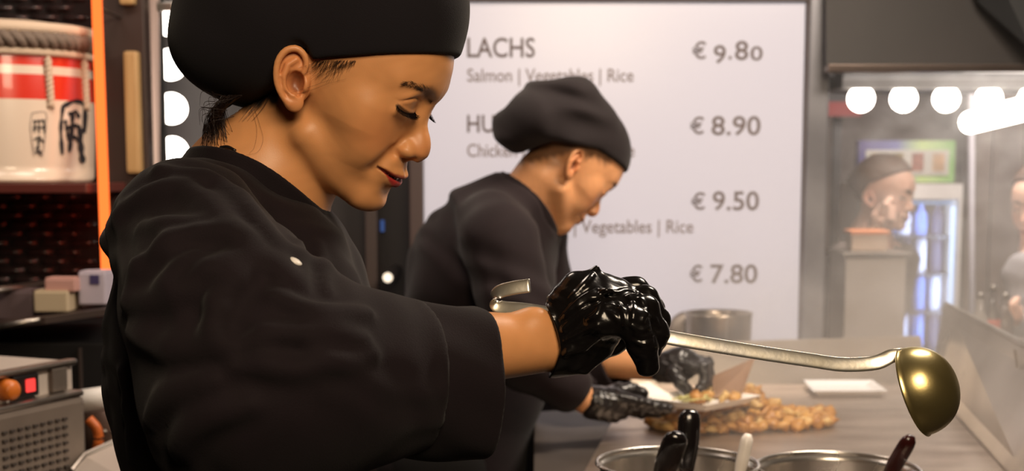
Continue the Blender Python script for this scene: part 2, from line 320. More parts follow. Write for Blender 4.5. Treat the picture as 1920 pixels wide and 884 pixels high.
# ------------------------------------------------------------------ griddle
GZ = .92
def gl(y): return .116 + (y - 2.2) * .172
def gr(y): return .80 + (y - 2.22) * .160
gn, gf = 2.06, 3.13
gd = thing('griddle', (.5, 2.6, 0), 'wide steel griddle with raised splash guards in front of the man in the chef cap', 'griddle')
on(gd, link('cooking_plate', prism_me([(gl(gn), gn), (gr(gn), gn), (gr(gf), gf), (gl(gf), gf)], GZ - .03, GZ, .002), GRID))
on(gd, link('body', prism_me([(gl(gn) + .01, gn + .01), (gr(gn) - .01, gn + .01), (gr(gf) - .01, gf - .01), (gl(gf) + .01, gf - .01)], .12, GZ - .031), STEEL_D))
for xx, yy in ((gl(gn) + .05, gn + .06), (gr(gn) - .06, gn + .06), (gr(gf) - .06, gf - .06), (gl(gf) + .05, gf - .06)):
    on(gd, link('leg', tube_me([(xx, yy, 0), (xx, yy, .125)], .025, 14), STEEL))
GUARD = mat('guard_steel', srgb(188, 178, 168), .3, 1, noise=(srgb(160, 150, 140), 5), rough_var=.08)
on(gd, link('splash_guard', slab_me([(gl(gf), gf, GZ - .01), (gr(gf), gf, GZ - .01), (gr(gf) - .01, gf + .02, 1.028), (gl(gf) - .02, gf + .02, 1.008)], (0, .012, 0), .002), GUARD))
rg = on(gd, link('splash_guard', slab_me([(gr(gn), gn, GZ - .01), (gr(gf) + .01, gf + .01, GZ - .01), (gr(gf) + .035, gf + .01, 1.10), (.875, gn, 1.083)], (.012, 0, 0), .002), GUARD))
rail = on(gd, link('guard_rail', tube_me([(.88, gn, 1.085), (gr(gf) + .042, gf + .01, 1.102)], .006, 12), STEEL, smooth=True))
clip = on(gd, link('rail_clip', tube_me([PY(1903, 655, 2.45), PY(1908, 690, 2.45)], .0025, 8), STEEL))
# grey front ledge
lx0 = -.20
ld = on(gd, link('front_ledge', prism_me([(.032, 2.07), (gl(2.07) - .004, 2.07), (gl(2.84) - .004, 2.84), (.085, 2.845), (.058, 2.835), (.046, 2.81)], GZ - .05, GZ - .012, .003), mat('ledge_grey', srgb(78, 70, 65), .55, .2, noise=(srgb(66, 59, 54), 8))))
# near counter with the two steel pots
ct = thing('steel_counter', (.35, 1.75, 0), 'steel counter carrying two round steel pots next to the griddle', 'counter')
on(ct, link('worktop', prism_me([(-.05, 1.5), (.80, 1.5), (.84, 2.05), (.09, 2.05)], .86, .90, .004), STEEL))
on(ct, link('cupboard', prism_me([(-.02, 1.54), (.76, 1.54), (.79, 2.0), (.11, 2.0)], 0, .86), STEEL_D))
def pot(c, R, rim, z0, label, rm=.012):
    h = rim - z0; o = thing('steel_pot', (c[0], c[1], z0), label, 'pot')
    pr = [(0, 0), (R * .86, 0), (R * .93, .012), (R * .985, h - .01), (R * 1.0, h - .004)] + [(R + .0025 - .0025 * math.cos(t), h - .002 + .0035 * math.sin(t)) for t in np.linspace(0, math.pi, 6)][::-1][::-1]
    pr += [(R - .003, h - .006), (R * .96, h - .012), (R * .90, .018), (R * .82, .006), (0, .006)]
    link('shell', lathe_me(pr, 72), POT, o, smooth=True)
    return o
def fluid(o, R, z, m): return link('sauce', lathe_me([(0, 0), (R, 0), (R, -.004), (0, -.004)], 48), m, o, (0, 0, z))
SAUCE = mat('brown_sauce', srgb(84, 52, 30), .15, noise=(srgb(60, 34, 20), 20))
c1, c2 = PY(1270, 876, 1.75), PY(1571, 879, 1.75)
rim = (c1.z + c2.z) / 2
p1 = pot(c1, .1008, rim + .007, .9005, 'left steel pot holding two black handles and one white handle')
p2 = pot(c2, .1015, rim, .9005, 'right steel pot with the dark red handle leaning out of it')
fluid(p1, .092, .045, SAUCE); fluid(p2, .092, .045, SAUCE)
# utensils
HB = mat('glossy_black_handle', srgb(24, 20, 20), .16, coat=.5); HR = mat('dark_red_handle', srgb(58, 20, 18), .25, coat=.3, noise=(srgb(40, 16, 15), 30)); HW = mat('white_handle', srgb(228, 220, 212), .35)
def ladle_like(name, top, bottom, rad, m, label, flat=.55, head='bowl', cat='ladle', bs=1.0):
    top, bottom = Vector(top), Vector(bottom); r = thing(name, bottom, label, cat); d = top - bottom
    h = .62 if head == 'bowl' else .55
    k = bottom.lerp(top, 1 - h * .95)
    pts = [k.lerp(top, t) for t in np.linspace(0, 1, 14)]
    rr = [rad * (.62 + .38 * min(1, t * 2.2)) for t in np.linspace(0, 1, 14)]; rr[-1] = rad * .45; rr[-2] = rad * .86; rr[-3] = rad * .98
    on(r, link('handle', tube_me(pts, rr, 20, flat, up=(0, 1, 0)), m, smooth=True))
    on(r, link('shaft', tube_me([bottom.lerp(top, t) for t in np.linspace(.1, .45, 6)], .004, 10), STEEL, smooth=True))
    on(r, link('bowl', lathe_me([(r_ * bs, z_ * bs) for r_, z_ in ((0, 0), (.02, .002), (.033, .012), (.038, .028), (.036, .028), (.03, .014), (.018, .005), (0, .003))], 28), STEEL, loc=bottom, smooth=True))
    return r
zc = c1.z
ladle_like('black_handled_ladle', PY(1294, 768, 1.80), (c1.x + .012, 1.775, .952), .0150, HB, 'taller glossy black utensil handle standing in the left steel pot', bs=.7)
ladle_like('black_handled_ladle', PY(1272, 812, 1.70), (c1.x - .042, 1.742, .952), .0160, HB, 'shorter thick black utensil handle in front of the taller one in the left pot', bs=.7)
ladle_like('white_handled_spoon', PY(1403, 814, 1.765), (c1.x + .066, 1.742, .952), .0085, HW, 'short white utensil handle at the right side of the left pot', 1.0, cat='spoon', bs=.45)
ladle_like('red_handled_ladle', PY(1709, 818, 1.69), (c2.x + .03, 1.742, .952), .0105, HR, 'dark red utensil handle leaning out of the right pot below the ladle', .7)
# ------------------------------------------------------------------ chicken pieces on the griddle
CH = [mat('grilled_chicken_%s' % 'abc'[i], srgb(*c), .42, noise=(srgb(*d), 60), bump=.4, bump_scale=140) for i, (c, d) in enumerate((((206, 158, 84), (166, 112, 50)), ((214, 182, 120), (190, 146, 80)), ((190, 138, 66), (148, 94, 40))))]
protos = []
for i in range(9):
    bm = bmesh.new(); bmesh.ops.create_icosphere(bm, subdivisions=2, radius=.0135)
    sc = (random.uniform(.8, 1.35), random.uniform(.7, 1.1), random.uniform(.55, .85)); ph = [random.uniform(0, 6) for _ in range(6)]
    for v in bm.verts:
        n = v.co.normalized(); k = 1 + .30 * math.sin(3.1 * n.x + ph[0]) * math.cos(2.7 * n.y + ph[1]) + .22 * math.sin(5 * n.z + ph[2] + 3 * n.x) + .1 * math.sin(9 * n.y + ph[3])
        v.co = Vector((v.co.x * sc[0], v.co.y * sc[1], v.co.z * sc[2])) * k
    me = bm_mesh(bm); me.polygons.foreach_set('use_smooth', [True] * len(me.polygons)); me.materials.append(CH[i % 3]); protos.append(me)
pile = []
rnd = random.Random(3); tries = 0
def pile_h(u): # top outline of the heap (height, m) along its length 0..1
    return .010 + .075 * math.exp(-((u - .42) / .30) ** 2)
while len(pile) < 210 and tries < 6000:
    tries += 1
    u = rnd.random(); w = rnd.uniform(-1, 1); base = PZ(1222 + 330 * u, 826 + 6 * u, GZ)
    y = 2.62 + w * .12 * (1 - .4 * abs(u - .45) * 2) + .02 * u; x = base.x * y / base.y + 0.0
    hh_ = pile_h(u) * (1 - w * w) ; z = GZ + .010 + rnd.random() * max(.0, hh_ - .012)
    if z > GZ + .012 and hh_ - (z - GZ) > .03 and rnd.random() < .7: continue
    if any((x - a) ** 2 + (y - b) ** 2 + (z - c) ** 2 < .0165 ** 2 for a, b, c in pile): continue
    pile.append((x, y, z))
for i, p in enumerate(pile):
    o = bpy.data.objects.new('chicken_piece', protos[i % 9]); S.collection.objects.link(o); o.location = p; o.rotation_euler = (rnd.uniform(-.5, .5), rnd.uniform(-.5, .5), rnd.uniform(0, 6.3))
    tag(o, 'small golden brown piece of chicken in the heap on the griddle', 'chicken', 'chicken pieces heaped on the griddle')
# ------------------------------------------------------------------ white tray at the back of the griddle
ty = [PZ(1506, 713, GZ + .014), PZ(1636, 713, GZ + .014), PZ(1664, 734, GZ + .014), PZ(1524, 734, GZ + .014)]
cx = sum((p for p in ty), Vector()) / 4
tr = thing('paper_tray', (cx.x, cx.y, GZ), 'flat white paper tray resting at the back of the griddle', 'tray')
bm = bmesh.new(); top = [bm.verts.new(p) for p in ty]; bot_ = [bm.verts.new(Vector((cx.x + (p.x - cx.x) * .8, cx.y + (p.y - cx.y) * .8, GZ + .001))) for p in ty]
inn = [bm.verts.new(Vector((cx.x + (p.x - cx.x) * .93, cx.y + (p.y - cx.y) * .93, GZ + .0135))) for p in ty]; inb = [bm.verts.new(Vector((cx.x + (p.x - cx.x) * .76, cx.y + (p.y - cx.y) * .76, GZ + .006))) for p in ty]
bm.faces.new(bot_); bm.faces.new(inb)
for A, B in ((top, bot_), (top, inn), (inn, inb)):
    for i in range(4): bm.faces.new((A[i], A[(i + 1) % 4], B[(i + 1) % 4], B[i]))
on(tr, link('tray_shell', bm_mesh(bm), mat('tray_paper', srgb(240, 236, 232), .5)))
# ------------------------------------------------------------------ steel pot on the ledge below the board
sh = struct('trim_3', box_me(1.3, .22, .03, .003, centre=(.30, 3.30, .955)), STEEL_D)
c3 = PY(1347, 640, 3.28); bp = thing('stock_pot', (c3.x, 3.28, .971), 'tall steel pot with a seam standing under the menu board', 'pot')
top3 = PY(1347, 586, 3.28).z - .971; R3 = (PY(1410, 600, 3.28).x - PY(1284, 600, 3.28).x) / 2
link('shell', lathe_me([(0, 0), (R3 * .93, 0), (R3 * .95, .01), (R3 * .985, top3 - .008), (R3 * 1.02, top3), (R3 * .99, top3), (R3 * .95, top3 - .01), (R3 * .92, .012), (0, .01)], 40), mat('stock_pot_steel', srgb(150, 138, 124), .28, 1, noise=(srgb(110, 96, 84), 8)), bp, smooth=True)
link('seam', box_me(.006, .003, top3 - .02, .001, centre=(R3 * .08, -R3 * .985, top3 / 2)), STEEL, bp)
c4 = PY(1290, 622, 3.36); ll = thing('pot_lid', c4 - Vector((0, 0, .045)), 'round grey lid leaning behind the tall steel pot', 'lid')
link('disc', lathe_me([(0, 0), (.048, 0), (.05, .002), (.05, .006), (.04, .012), (0, .016)], 36), STEEL_D, ll, (0, 0, .045), (math.radians(80), 0, 0), smooth=True)
link('knob', lathe_me([(0, 0), (.008, 0), (.006, .008), (.012, .014), (.01, .02), (0, .021)], 16), BLACKPL, ll, (0, -.014, .047), (math.radians(80), 0, 0), smooth=True)
# ------------------------------------------------------------------ left side: barrel, bricks, neon
BRY = 3.0
brm = mat('glossy_black_brick', srgb(46, 38, 38), .32, coat=.35)
bw = struct('wall_brick', box_me(.62, .03, 1.3, centre=(-1.12, 3.27, 1.45)), mat('brick_joint', srgb(14, 12, 12), .8))
bh = PY(60, 350, 3.24).z - PY(60, 367.5, 3.24).z; bwid = PY(60, 350, 3.24).x - PY(4, 350, 3.24).x
bm = bmesh.new(); bmesh.ops.create_grid(bm, x_segments=6, y_segments=4, size=.5)
for v in bm.verts: x_, y_ = v.co.x, v.co.y; v.co = Vector((x_ * (bwid - .003), .012 - .017 * (1 - (2 * x_) ** 4) ** .6 * (1 - (2 * y_) ** 2) ** .7, y_ * (bh - .003)))
brick = bm_mesh(bm); brick.polygons.foreach_set('use_smooth', [True] * len(brick.polygons)); brick.materials.append(brm)
zb0 = PY(60, 560, 3.24).z; zb1 = PY(60, -20, 3.24).z; row = 0; z = zb0; xr = PY(178, 400, 3.24).x
brk = random.Random(4)
while z < zb1:
    k = 0; x = xr - (bwid * .5 if row % 2 else 0) - bwid * .5
    while x > xr - 4.6 * bwid:
        o = bpy.data.objects.new('brick', brick); S.collection.objects.link(o); o.location = (x, 3.245 + brk.uniform(-.002, .002), z); o.rotation_euler = (brk.uniform(-.05, .05), 0, brk.uniform(-.04, .04)); world_child(o, bw); x -= bwid
    z += bh; row += 1
bx0, bx1 = PY(-150, 200, BRY), PY(171, 200, BRY)
bc = Vector(((bx0.x + bx1.x) / 2, BRY, PY(10, 342, BRY).z)); R = (bx1.x - bx0.x) / 2
H1 = PY(60, 60, BRY - R * .95).z - bc.z
bar = thing('sake_barrel', bc, 'straw wrapped sake barrel with red band, twisted ropes and black brush writing', 'barrel')
bm_ = bpy.data.materials.new('barrel_wrap'); bm_.use_nodes = True; nt = bm_.node_tree; bs = nt.nodes['Principled BSDF']; bs.inputs['Roughness'].default_value = .28; bs.inputs['Coat Weight'].default_value = .4
tc = nt.nodes.new('ShaderNodeTexCoord'); sx = nt.nodes.new('ShaderNodeSeparateXYZ'); cr = nt.nodes.new('ShaderNodeValToRGB'); mrg = nt.nodes.new('ShaderNodeMapRange'); mrg.inputs[1].default_value = 0; mrg.inputs[2].default_value = H1
nt.links.new(tc.outputs['Object'], sx.inputs[0]); nt.links.new(sx.outputs[2], mrg.inputs[0]); nt.links.new(mrg.outputs[0], cr.inputs[0]); cr.color_ramp.interpolation = 'CONSTANT'
zf = lambda v: (PY(60, v, BRY - R * .9).z - bc.z) / H1
CREAM, RED = srgb(226, 206, 186), srgb(214, 48, 26)
els = cr.color_ramp.elements; els[0].color = CREAM; els[1].position = zf(186); els[1].color = RED
for v, c in ((138, CREAM), (122, RED), (102, CREAM)): e = els.new(zf(v)); e.color = c
nt.links.new(cr.outputs[0], bs.inputs['Base Color'])
link('body', lathe_me([(0, 0), (R * .93, 0), (R * .97, .01)] + [(R * (.97 + .03 * math.sin(math.pi * t)), .01 + (H1 - .02) * t) for t in np.linspace(0, 1, 12)] + [(R * .95, H1), (0, H1)], 72), bm_, bar, smooth=True)
ROPE = mat('straw_rope', srgb(120, 104, 92), .8, bump=.5, bump_scale=300); ROPEW = mat('pale_straw_rope', srgb(214, 190, 166), .8, bump=.5, bump_scale=300)
def rope(path, r, m, parent, turns, strands=2, name='rope'):
    P = np.array([list(p) for p in path]); n = len(P); root = None
    for s_ in range(strands):
        q = []
        for i in range(n):
            t = P[min(i + 1, n - 1)] - P[max(i - 1, 0)]; t = Vector(t).normalized(); a_ = t.cross(Vector((0.3, .9, .31))).normalized(); b_ = t.cross(a_)
            th = 2 * math.pi * (turns * i / (n - 1) + s_ / strands); q.append(Vector(P[i]) + (a_ * math.cos(th) + b_ * math.sin(th)) * r * .55)
        root = link(name, tube_me(q, r * .62, 8), m, parent, smooth=True)
def ring(Rr, z, n=200): return [(Rr * math.cos(t), Rr * math.sin(t), z) for t in np.linspace(math.pi * .55, math.pi * 2.45, n)]
zt = H1
link('top_cord', tube_me(ring(R * 1.01, zt + .012, 90), .012, 10), ROPEW, bar, smooth=True)
rope(ring(R * 1.02, zt - .012), .017, ROPE, bar, 26, 2, 'band_rope')
link('lower_cord', tube_me(ring(R * 1.005, zt - .036, 90), .008, 10), ROPEW, bar, smooth=True)
link('lid', lathe_me([(0, .01), (R * .9, .01), (R * .95, .022), (R * .6, .034), (0, .04)], 40), ROPEW, bar, (0, 0, zt), smooth=True)
for u in (83, 160):
    an = math.asin(max(-.98, min(.98, (PY(u, 150, BRY - R * .8).x - bc.x) / R))) - math.pi / 2
    z0_, z1_ = zf(106) * H1, zf(200) * H1
    rope([(R * 1.015 * math.cos(an + .02 * t), R * 1.015 * math.sin(an + .02 * t), z0_ + (z1_ - z0_) * t) for t in np.linspace(0, 1, 60)], .0075, ROPEW, bar, 5, 2, 'hanging_rope')
# brush strokes: thin strokes wrapped on the barrel
INKB = mat('brush_ink', srgb(28, 24, 30), .7)
def cyl_hit(u, v):
    d = ray(u, v); o = Vector((0, 0, CAM_Z)) - bc; A = d.x ** 2 + d.y ** 2; B = o.x * d.x + o.y * d.y; C_ = o.x ** 2 + o.y ** 2 - R * R; D_ = max(0, B * B - A * C_); return o + d * ((-B - math.sqrt(D_)) / A)
def strokes(name, list_, m):
    bm = bmesh.new()
    for st_ in list_:
        *pts, w = st_; q = spline(pts, 10); Ls = []
        for i, (u, v) in enumerate(q):
            dx, dy = q[min(i + 1, len(q) - 1)] - q[max(i - 1, 0)]; L = math.hypot(dx, dy) or 1; nx, ny = -dy / L, dx / L; ww = w * (.75 + .25 * math.sin(i * 1.7))
            pr = []
            for s_ in (-1, 1):
                p = cyl_hit(u + nx * ww * s_, v + ny * ww * s_); an = math.atan2(p.x, -p.y); rr = R * 1.006
                pr.append(bm.verts.new((rr * math.sin(an), -rr * math.cos(an), p.z)))
            Ls.append(pr)
        for a, b in zip(Ls, Ls[1:]): bm.faces.new((a[0], a[1], b[1], b[0]))
    o = link(name, bm_mesh(bm), m, bar); md = o.modifiers.new('t', 'SOLIDIFY'); md.thickness = .0008; return o
strokes('brush_writing', [((118, 198), (114, 240), (117, 290), 4), ((118, 200), (140, 190), (158, 200), (158, 250), 5), ((128, 215), (142, 210), (148, 222), 4), ((128, 240), (142, 236), (150, 240), 5), ((136, 212), (134, 250), (130, 285), 4.5), ((126, 262), (140, 258), (152, 268), 5), ((150, 240), (152, 280), (156, 306), 6), ((122, 225), (128, 260), 3.5)], INKB)
strokes('small_brush_writing', [((62, 228), (84, 226), 2.4), ((62, 240), (84, 239), 2.2), ((66, 226), (64, 248), 2), ((82, 226), (84, 250), 2.2), ((73, 226), (73, 250), 1.8), ((64, 262), (74, 258), (82, 268), 2), ((73, 255), (72, 280), 2.4), ((66, 286), (78, 284), 2.4), ((68, 276), (78, 292), 2)], INKB)
strokes('label_outline', [((60, 212), (57, 240), (64, 292), 1), ((60, 212), (85, 211), (86, 240), (80, 294), 1)], mat('label_grey', srgb(150, 136, 126), .7))
# barrel shelf
sf = tag(link('barrel_shelf', box_me(.60, .40, .02, .003, centre=(-1.16, 3.02, bc.z - .011)), mat('shelf_lacquer', srgb(92, 44, 38), .35)), 'red lacquered shelf under the sake barrel', 'shelf')
# brackets of the shelf
# neon
n0, n1 = PY(180, -40, 2.95), PY(200, 520, 2.80)
ne = thing('neon_tube', n1, 'vertical glowing orange red neon tube beside the sake barrel', 'neon light')
NEON = emis('neon_orange', (1, .155, .028, 1), 2.0)
nl = lamp('neon_glow', n1.lerp(n0, .5) + Vector((-.085, .20, 0)), n1.lerp(n0, .5) + Vector((-.20, .36, 0)), .03, .55, (1, .07, .02), 1.0)
on(ne, link('tube', tube_me([n1.lerp(n0, t) for t in np.linspace(0, 1, 6)], .0105, 16), NEON, smooth=True))
on(ne, link('backing_strip', tube_me([n1.lerp(n0, t) + Vector((-.008, .022, 0)) for t in np.linspace(0, 1, 6)], .006, 8), mat('neon_backing', srgb(120, 24, 16), .5)))
for q in (.02, .9): p = n1.lerp(n0, q); on(ne, link('clip', tube_me([p, p + Vector((0, .3, 0))], .004, 8), FRM))
# dark panel, wood batten and post
wpn = struct('wall_panel', box_me(.105, .05, 2.6, .004, centre=(PY(233, 300, 3.1).x, 3.13, 1.4)), DARKPANEL)
bt0, bt1 = PY(247, 96, 3.09), PY(250, 326, 3.09)
tag(link('wooden_batten', box_me(.033, .03, bt0.z - bt1.z, .008, centre=(bt0.x, 3.09, (bt0.z + bt1.z) / 2)), mat('light_wood', srgb(192, 158, 108), .5, noise=(srgb(170, 134, 86), 14, (4, 4, .4)))), 'pale wooden batten on the dark panel right of the neon tube', 'batten')
tag(link('wooden_batten', box_me(.033, .03, .3, .008, centre=(PY(240, 0, 3.09).x, 3.09, PY(240, 10, 3.09).z + .15)), MATS['light_wood']), 'short upper wooden batten cut off by the top edge above the longer batten', 'batten')
struct('trim_4', tube_me([PY(290, 900, 3.2), PY(285, -60, 3.2)], .016, 16), mat('grey_pink_post', srgb(190, 168, 160), .5, .3), smooth=True)
tag(link('steel_bracket', box_me(.05, .02, .02, .003, centre=PY(306, 13, 3.2)), STEEL), 'short steel bracket joining the post and the bulb strip above', 'bracket')
# ------------------------------------------------------------------ left low: boxes, appliance
LY = 2.2
sx0, sx1 = PY(-60, 540, 2.6), PY(215, 520, 2.6)
shf = tag(link('metal_shelf', slab_me([PY(-60, 612, 2.55), PY(84, 596, 2.55), PY(230, 575, 2.6), PY(230, 560, 2.9), PY(-60, 590, 2.9)], (0, 0, -.012)), DARKPANEL), 'narrow dark wall shelf holding small paper boxes', 'shelf')
tag(link('lower_rail', tube_me([PY(-60, 626, 2.5), PY(30, 608, 2.5), PY(75, 600, 2.51)], .0062, 12), STEEL, smooth=True), 'short bright steel rod below the boxes at the left edge', 'rail')
def carton(us, col, label, d=.1, Y=2.62):
    u0, v0, u1, v1 = us; a, b = PY(u0, v1, Y), PY(u1, v0, Y)
    t = thing('carton', (a.x / 2 + b.x / 2, Y + d / 2, a.z), label, 'box')
    link('box_body', box_me(b.x - a.x, d, b.z - a.z, .003, centre=(0, 0, (b.z - a.z) / 2)), mat('carton_paper_%d' % len(MATS), srgb(*col), .6), t)
    link('box_flap', box_me((b.x - a.x) * .96, d * .5, .002, 0, centre=(0, -d * .2, (b.z - a.z) + .0015)), mat('carton_flap_%d' % len(MATS), srgb(*[min(255, int(c * 1.05)) for c in col]), .6), t)
    return t
carton((64, 548, 126, 586), (184, 166, 138), 'cream cardboard box at the left end of the wall shelf', .09, 2.60)
carton((84, 524, 140, 548), (188, 142, 132), 'flat pink box lying on the cream box on the wall shelf', .08, 2.61)
vb = carton((148, 512, 196, 572), (176, 166, 178), 'white and violet box on the wall shelf behind the woman\'s back', .10, 2.64)
link('navy_patch', box_me(.018, .002, .018, .0005, centre=(.006, -.0505, .048)), mat('navy_print', srgb(60, 50, 92), .6), vb)
carton((-30, 548, 60, 600), (92, 76, 78), 'dim grey box at the far left edge of the wall shelf', .10, 2.62)
tag(link('upper_rail', tube_me([PY(-40, 551, 2.5), PY(80, 532, 2.75)], .010, 12, .7), STEEL, smooth=True), 'steel rail in front of the boxes on the wall shelf', 'rail')
# black cabinet under the shelf
blk = thing('black_cabinet', (-1.05, 2.85, 0), 'plain black cabinet below the wall shelf with a thin edge seam', 'cabinet')
link('body', box_me(.95, .5, 1.08, .004, centre=(0, 0, .54)), mat('cabinet_black', srgb(18, 16, 17), .5), blk)
sm = PY(146, 610, 2.59); on(blk, link('edge_seam', box_me(.006, .006, .5, .001, centre=(sm.x, 2.597, .82)), FRM))
# grey appliance seen obliquely: its front runs away from the camera
A1 = PY(158, 690, 2.15); ax = Vector((.40, .916, 0)).normalized(); wid = .52; A0 = A1 - ax * wid
ang = math.atan2(ax.y, ax.x)
ap = thing('kitchen_appliance', ((A0.x + A1.x) / 2, (A0.y + A1.y) / 2, .72), 'grey metal kitchen appliance with a ventilation grille, orange knob and red display', 'appliance', rz=ang)
ztop = PY(158, 677, 2.15).z - .72; zs = PY(158, 741, 2.15).z - .72
APG = mat('appliance_grey', srgb(128, 116, 106), .5, .3, noise=(srgb(108, 96, 88), 6)); APL = mat('appliance_light', srgb(196, 184, 174), .45, .2)
def k_(u):      # position along the front of what shows at pixel column u
    t = (u - UC) / F_PX; c_ = math.cos(PITCH); s_ = (A1.x - t * A1.y * 1.03) / (ax.x - t * ax.y * 1.03); return wid / 2 - s_
link('casing', box_me(wid, .34, zs, .010, centre=(0, .17, zs / 2)), APG, ap)
link('control_panel', box_me(wid, .32, ztop - zs, .008, centre=(0, .182, (ztop + zs) / 2)), APL, ap)
link('panel_lip', box_me(wid * .99, .03, .010, .004, centre=(0, .014, zs + .004)), STEEL, ap)
link('top_rim', box_me(wid, .02, .010, .004, centre=(0, .022, ztop - .002)), STEEL, ap)
pz = (ztop + zs) / 2 + .002
link('knob', lathe_me([(0, 0), (.017, 0), (.015, .020), (.012, .024), (0, .025)], 20), mat('orange_knob', srgb(206, 110, 34), .4), ap, (k_(43), .022, pz), (math.pi / 2, 0, 0), True)
link('knob', lathe_me([(0, 0), (.012, 0), (.010, .014), (0, .016)], 20), mat('violet_knob', srgb(104, 92, 110), .4), ap, (k_(6), .022, pz), (math.pi / 2, 0, 0), True)
dp = link('display', box_me(k_(104) - k_(56), .012, .036, .004, centre=((k_(56) + k_(104)) / 2, .020, pz)), BLACKPL, ap)
link('red_digit', box_me((k_(94) - k_(78)), .004, .020, .002, centre=(k_(86), .0125, pz)), emis('red_led', (1, .06, .05, 1), 1.3), dp)
link('side_plate', box_me(k_(156) - k_(128), .01, ztop - zs - .016, .003, centre=((k_(156) + k_(128)) / 2, .019, pz)), STEEL_D, ap)
GS = mat('grille_dark', srgb(58, 49, 44), .6); cw = (k_(140) - k_(14)) / 9
for r_ in range(9):
    for c_ in range(9):
        link('grille_slot', box_me(cw * .62, .006, .0045, .001, centre=(k_(14) + cw * (c_ + .5), -.0005, zs - .030 - r_ * .0125)), GS, ap)
tag(link('appliance_stand', box_me(.34, .50, .719, .004, centre=(ap.location.x - .16, ap.location.y + .06, .3595)), DARKPANEL), 'dark stand under the grey kitchen appliance', 'stand')
rl = thing('paper_roll', PY(180, 750, 2.35), 'white paper roll lying beside the grey appliance', 'paper roll')
link('roll', lathe_me([(.012, -.05), (.021, -.05), (.021, .05), (.012, .05)], 28, True), WHITEPL, rl, (0, 0, 0), (0, math.pi / 2 - .12, .1), True)
link('core', lathe_me([(.0118, -.05), (.0118, .05), (.0105, .05), (.0105, -.05)], 24, True), mat('card_core', srgb(160, 128, 96), .7), rl, (0, 0, 0), (0, math.pi / 2 - .12, .1), True)
rt = tag(link('side_table', box_me(.34, .3, PY(180, 872, 2.4).z, .004, centre=(PY(180, 800, 2.4).x + .13, 2.42, PY(180, 872, 2.4).z / 2)), DARKPANEL), 'low dark table right of the grey appliance', 'table')
zt_ = PY(180, 872, 2.4).z
bn = thing('metal_bin', (PY(205, 780, 2.42).x, 2.45, zt_ + .0005), 'brown metal canister with small studs standing under the paper roll', 'canister')
hb = PY(180, 772, 2.4).z - zt_
link('body', lathe_me([(0, 0), (.05, 0), (.052, .004), (.052, hb), (0, hb)], 32), mat('canister_brown', srgb(92, 70, 58), .4, .4), bn, smooth=True)
for q in (-.35, -.1): link('stud', sphere_me(.004, 10, 8), STEEL, bn, (.052 * math.sin(q + .3), -.052 * math.cos(q + .3), hb * .62))
oh = tag(link('orange_hose', tube_me(spline([PY(166, 786, 2.3), PY(182, 806, 2.3), PY(184, 836, 2.3), PY(170, 870, 2.3)], 16), .0085, 12), mat('orange_rubber', srgb(196, 98, 36), .45), smooth=True), 'bent orange hose beside the grey appliance', 'hose')
sl = thing('steel_tray', PY(205, 884, 2.12), 'slanted pale steel tray at the bottom left edge beside the woman', 'tray')
on(sl, link('plate', slab_me([PY(135, 884, 2.1), PY(160, 856, 2.14), PY(235, 822, 2.2), PY(235, 900, 2.0), PY(120, 930, 2.0)], (0, .0, -.006)), APL))
on(sl, link('edge', tube_me([PY(135, 884, 2.1), PY(160, 854, 2.14), PY(235, 820, 2.2)], .005, 8), STEEL))
# ------------------------------------------------------------------ hall: bar with tray, bottles
hb0 = PY(1586, 474, 4.0); hb1 = PY(1700, 474, 4.0)
bk = thing('pale_counter_block', ((hb0.x + hb1.x) / 2, 4.1, 0), 'pale grey counter block in the steam in front of the girl eating', 'counter')
link('body', box_me(hb1.x - hb0.x, .2, hb0.z - .012, .006, centre=(0, 0, (hb0.z - .012) / 2)), mat('counter_pale', srgb(176, 164, 154), .5), bk)
link('top', box_me(hb1.x - hb0.x + .02, .23, .012, .003, centre=(0, 0, hb0.z - .005)), STEEL, bk)
td = thing('food_box', (bk.location.x - .005, 4.1, hb0.z + .0015), 'orange brown takeaway box standing on the pale counter block', 'box')
link('box_body', box_me(.105, .08, .05, .004, centre=(0, 0, .025)), mat('kraft_clear', srgb(186, 160, 138), .4), td)
link('box_rim', box_me(.115, .09, .012, .003, centre=(0, 0, .054)), mat('orange_rim', srgb(214, 130, 80), .5), td)
bz = PY(1870, 640, 3.7).z
brt = tag(link('bar_counter', box_me(1.2, .30, .04, .004, centre=(PY(1790, 640, 3.7).x + .62, 3.64, bz - .02)), mat('bar_wood', srgb(86, 66, 56), .5)), 'dark bar top carrying bottles at the right edge', 'counter')
tag(link('bar_cabinet', box_me(1.15, .24, bz - .041, .004, centre=(PY(1790, 640, 3.7).x + .62, 3.64, (bz - .041) / 2)), DARKPANEL), 'dark bar front under the bar top at the right edge', 'counter')
for i, (u, v, c, lab, rs) in enumerate(((1862, 545, (60, 46, 42), 'dark sauce bottle with a red label standing on the bar', 1.0), (1838, 560, (150, 140, 132), 'clear glass bottle left of the sauce bottle on the bar', .9), (1885, 560, (100, 84, 76), 'brown glass bottle right of the sauce bottle on the bar', .9))):
    tp = PY(u, v, 3.66); h = tp.z - bz; b_ = thing('sauce_bottle', (tp.x, 3.66, bz + .0005), lab, 'bottle')
    link('glass', lathe_me([(0, 0), (.022, 0), (.024, .006), (.024, h * .55), (.010, h * .75), (.009, h), (0, h)], 20), mat('bottle_glass_%s' % 'abc'[i], srgb(*c), .12, coat=.5), b_, smooth=True)
    link('cap', lathe_me([(0, 0), (.011, 0), (.011, .014), (0, .014)], 16), STEEL, b_, (0, 0, h), smooth=True)
    if i == 0: link('label', lathe_me([(.0243, .02), (.0247, .021), (.0247, h * .45), (.0243, h * .46)], 20), mat('red_label', srgb(206, 96, 76), .6), b_, smooth=True)
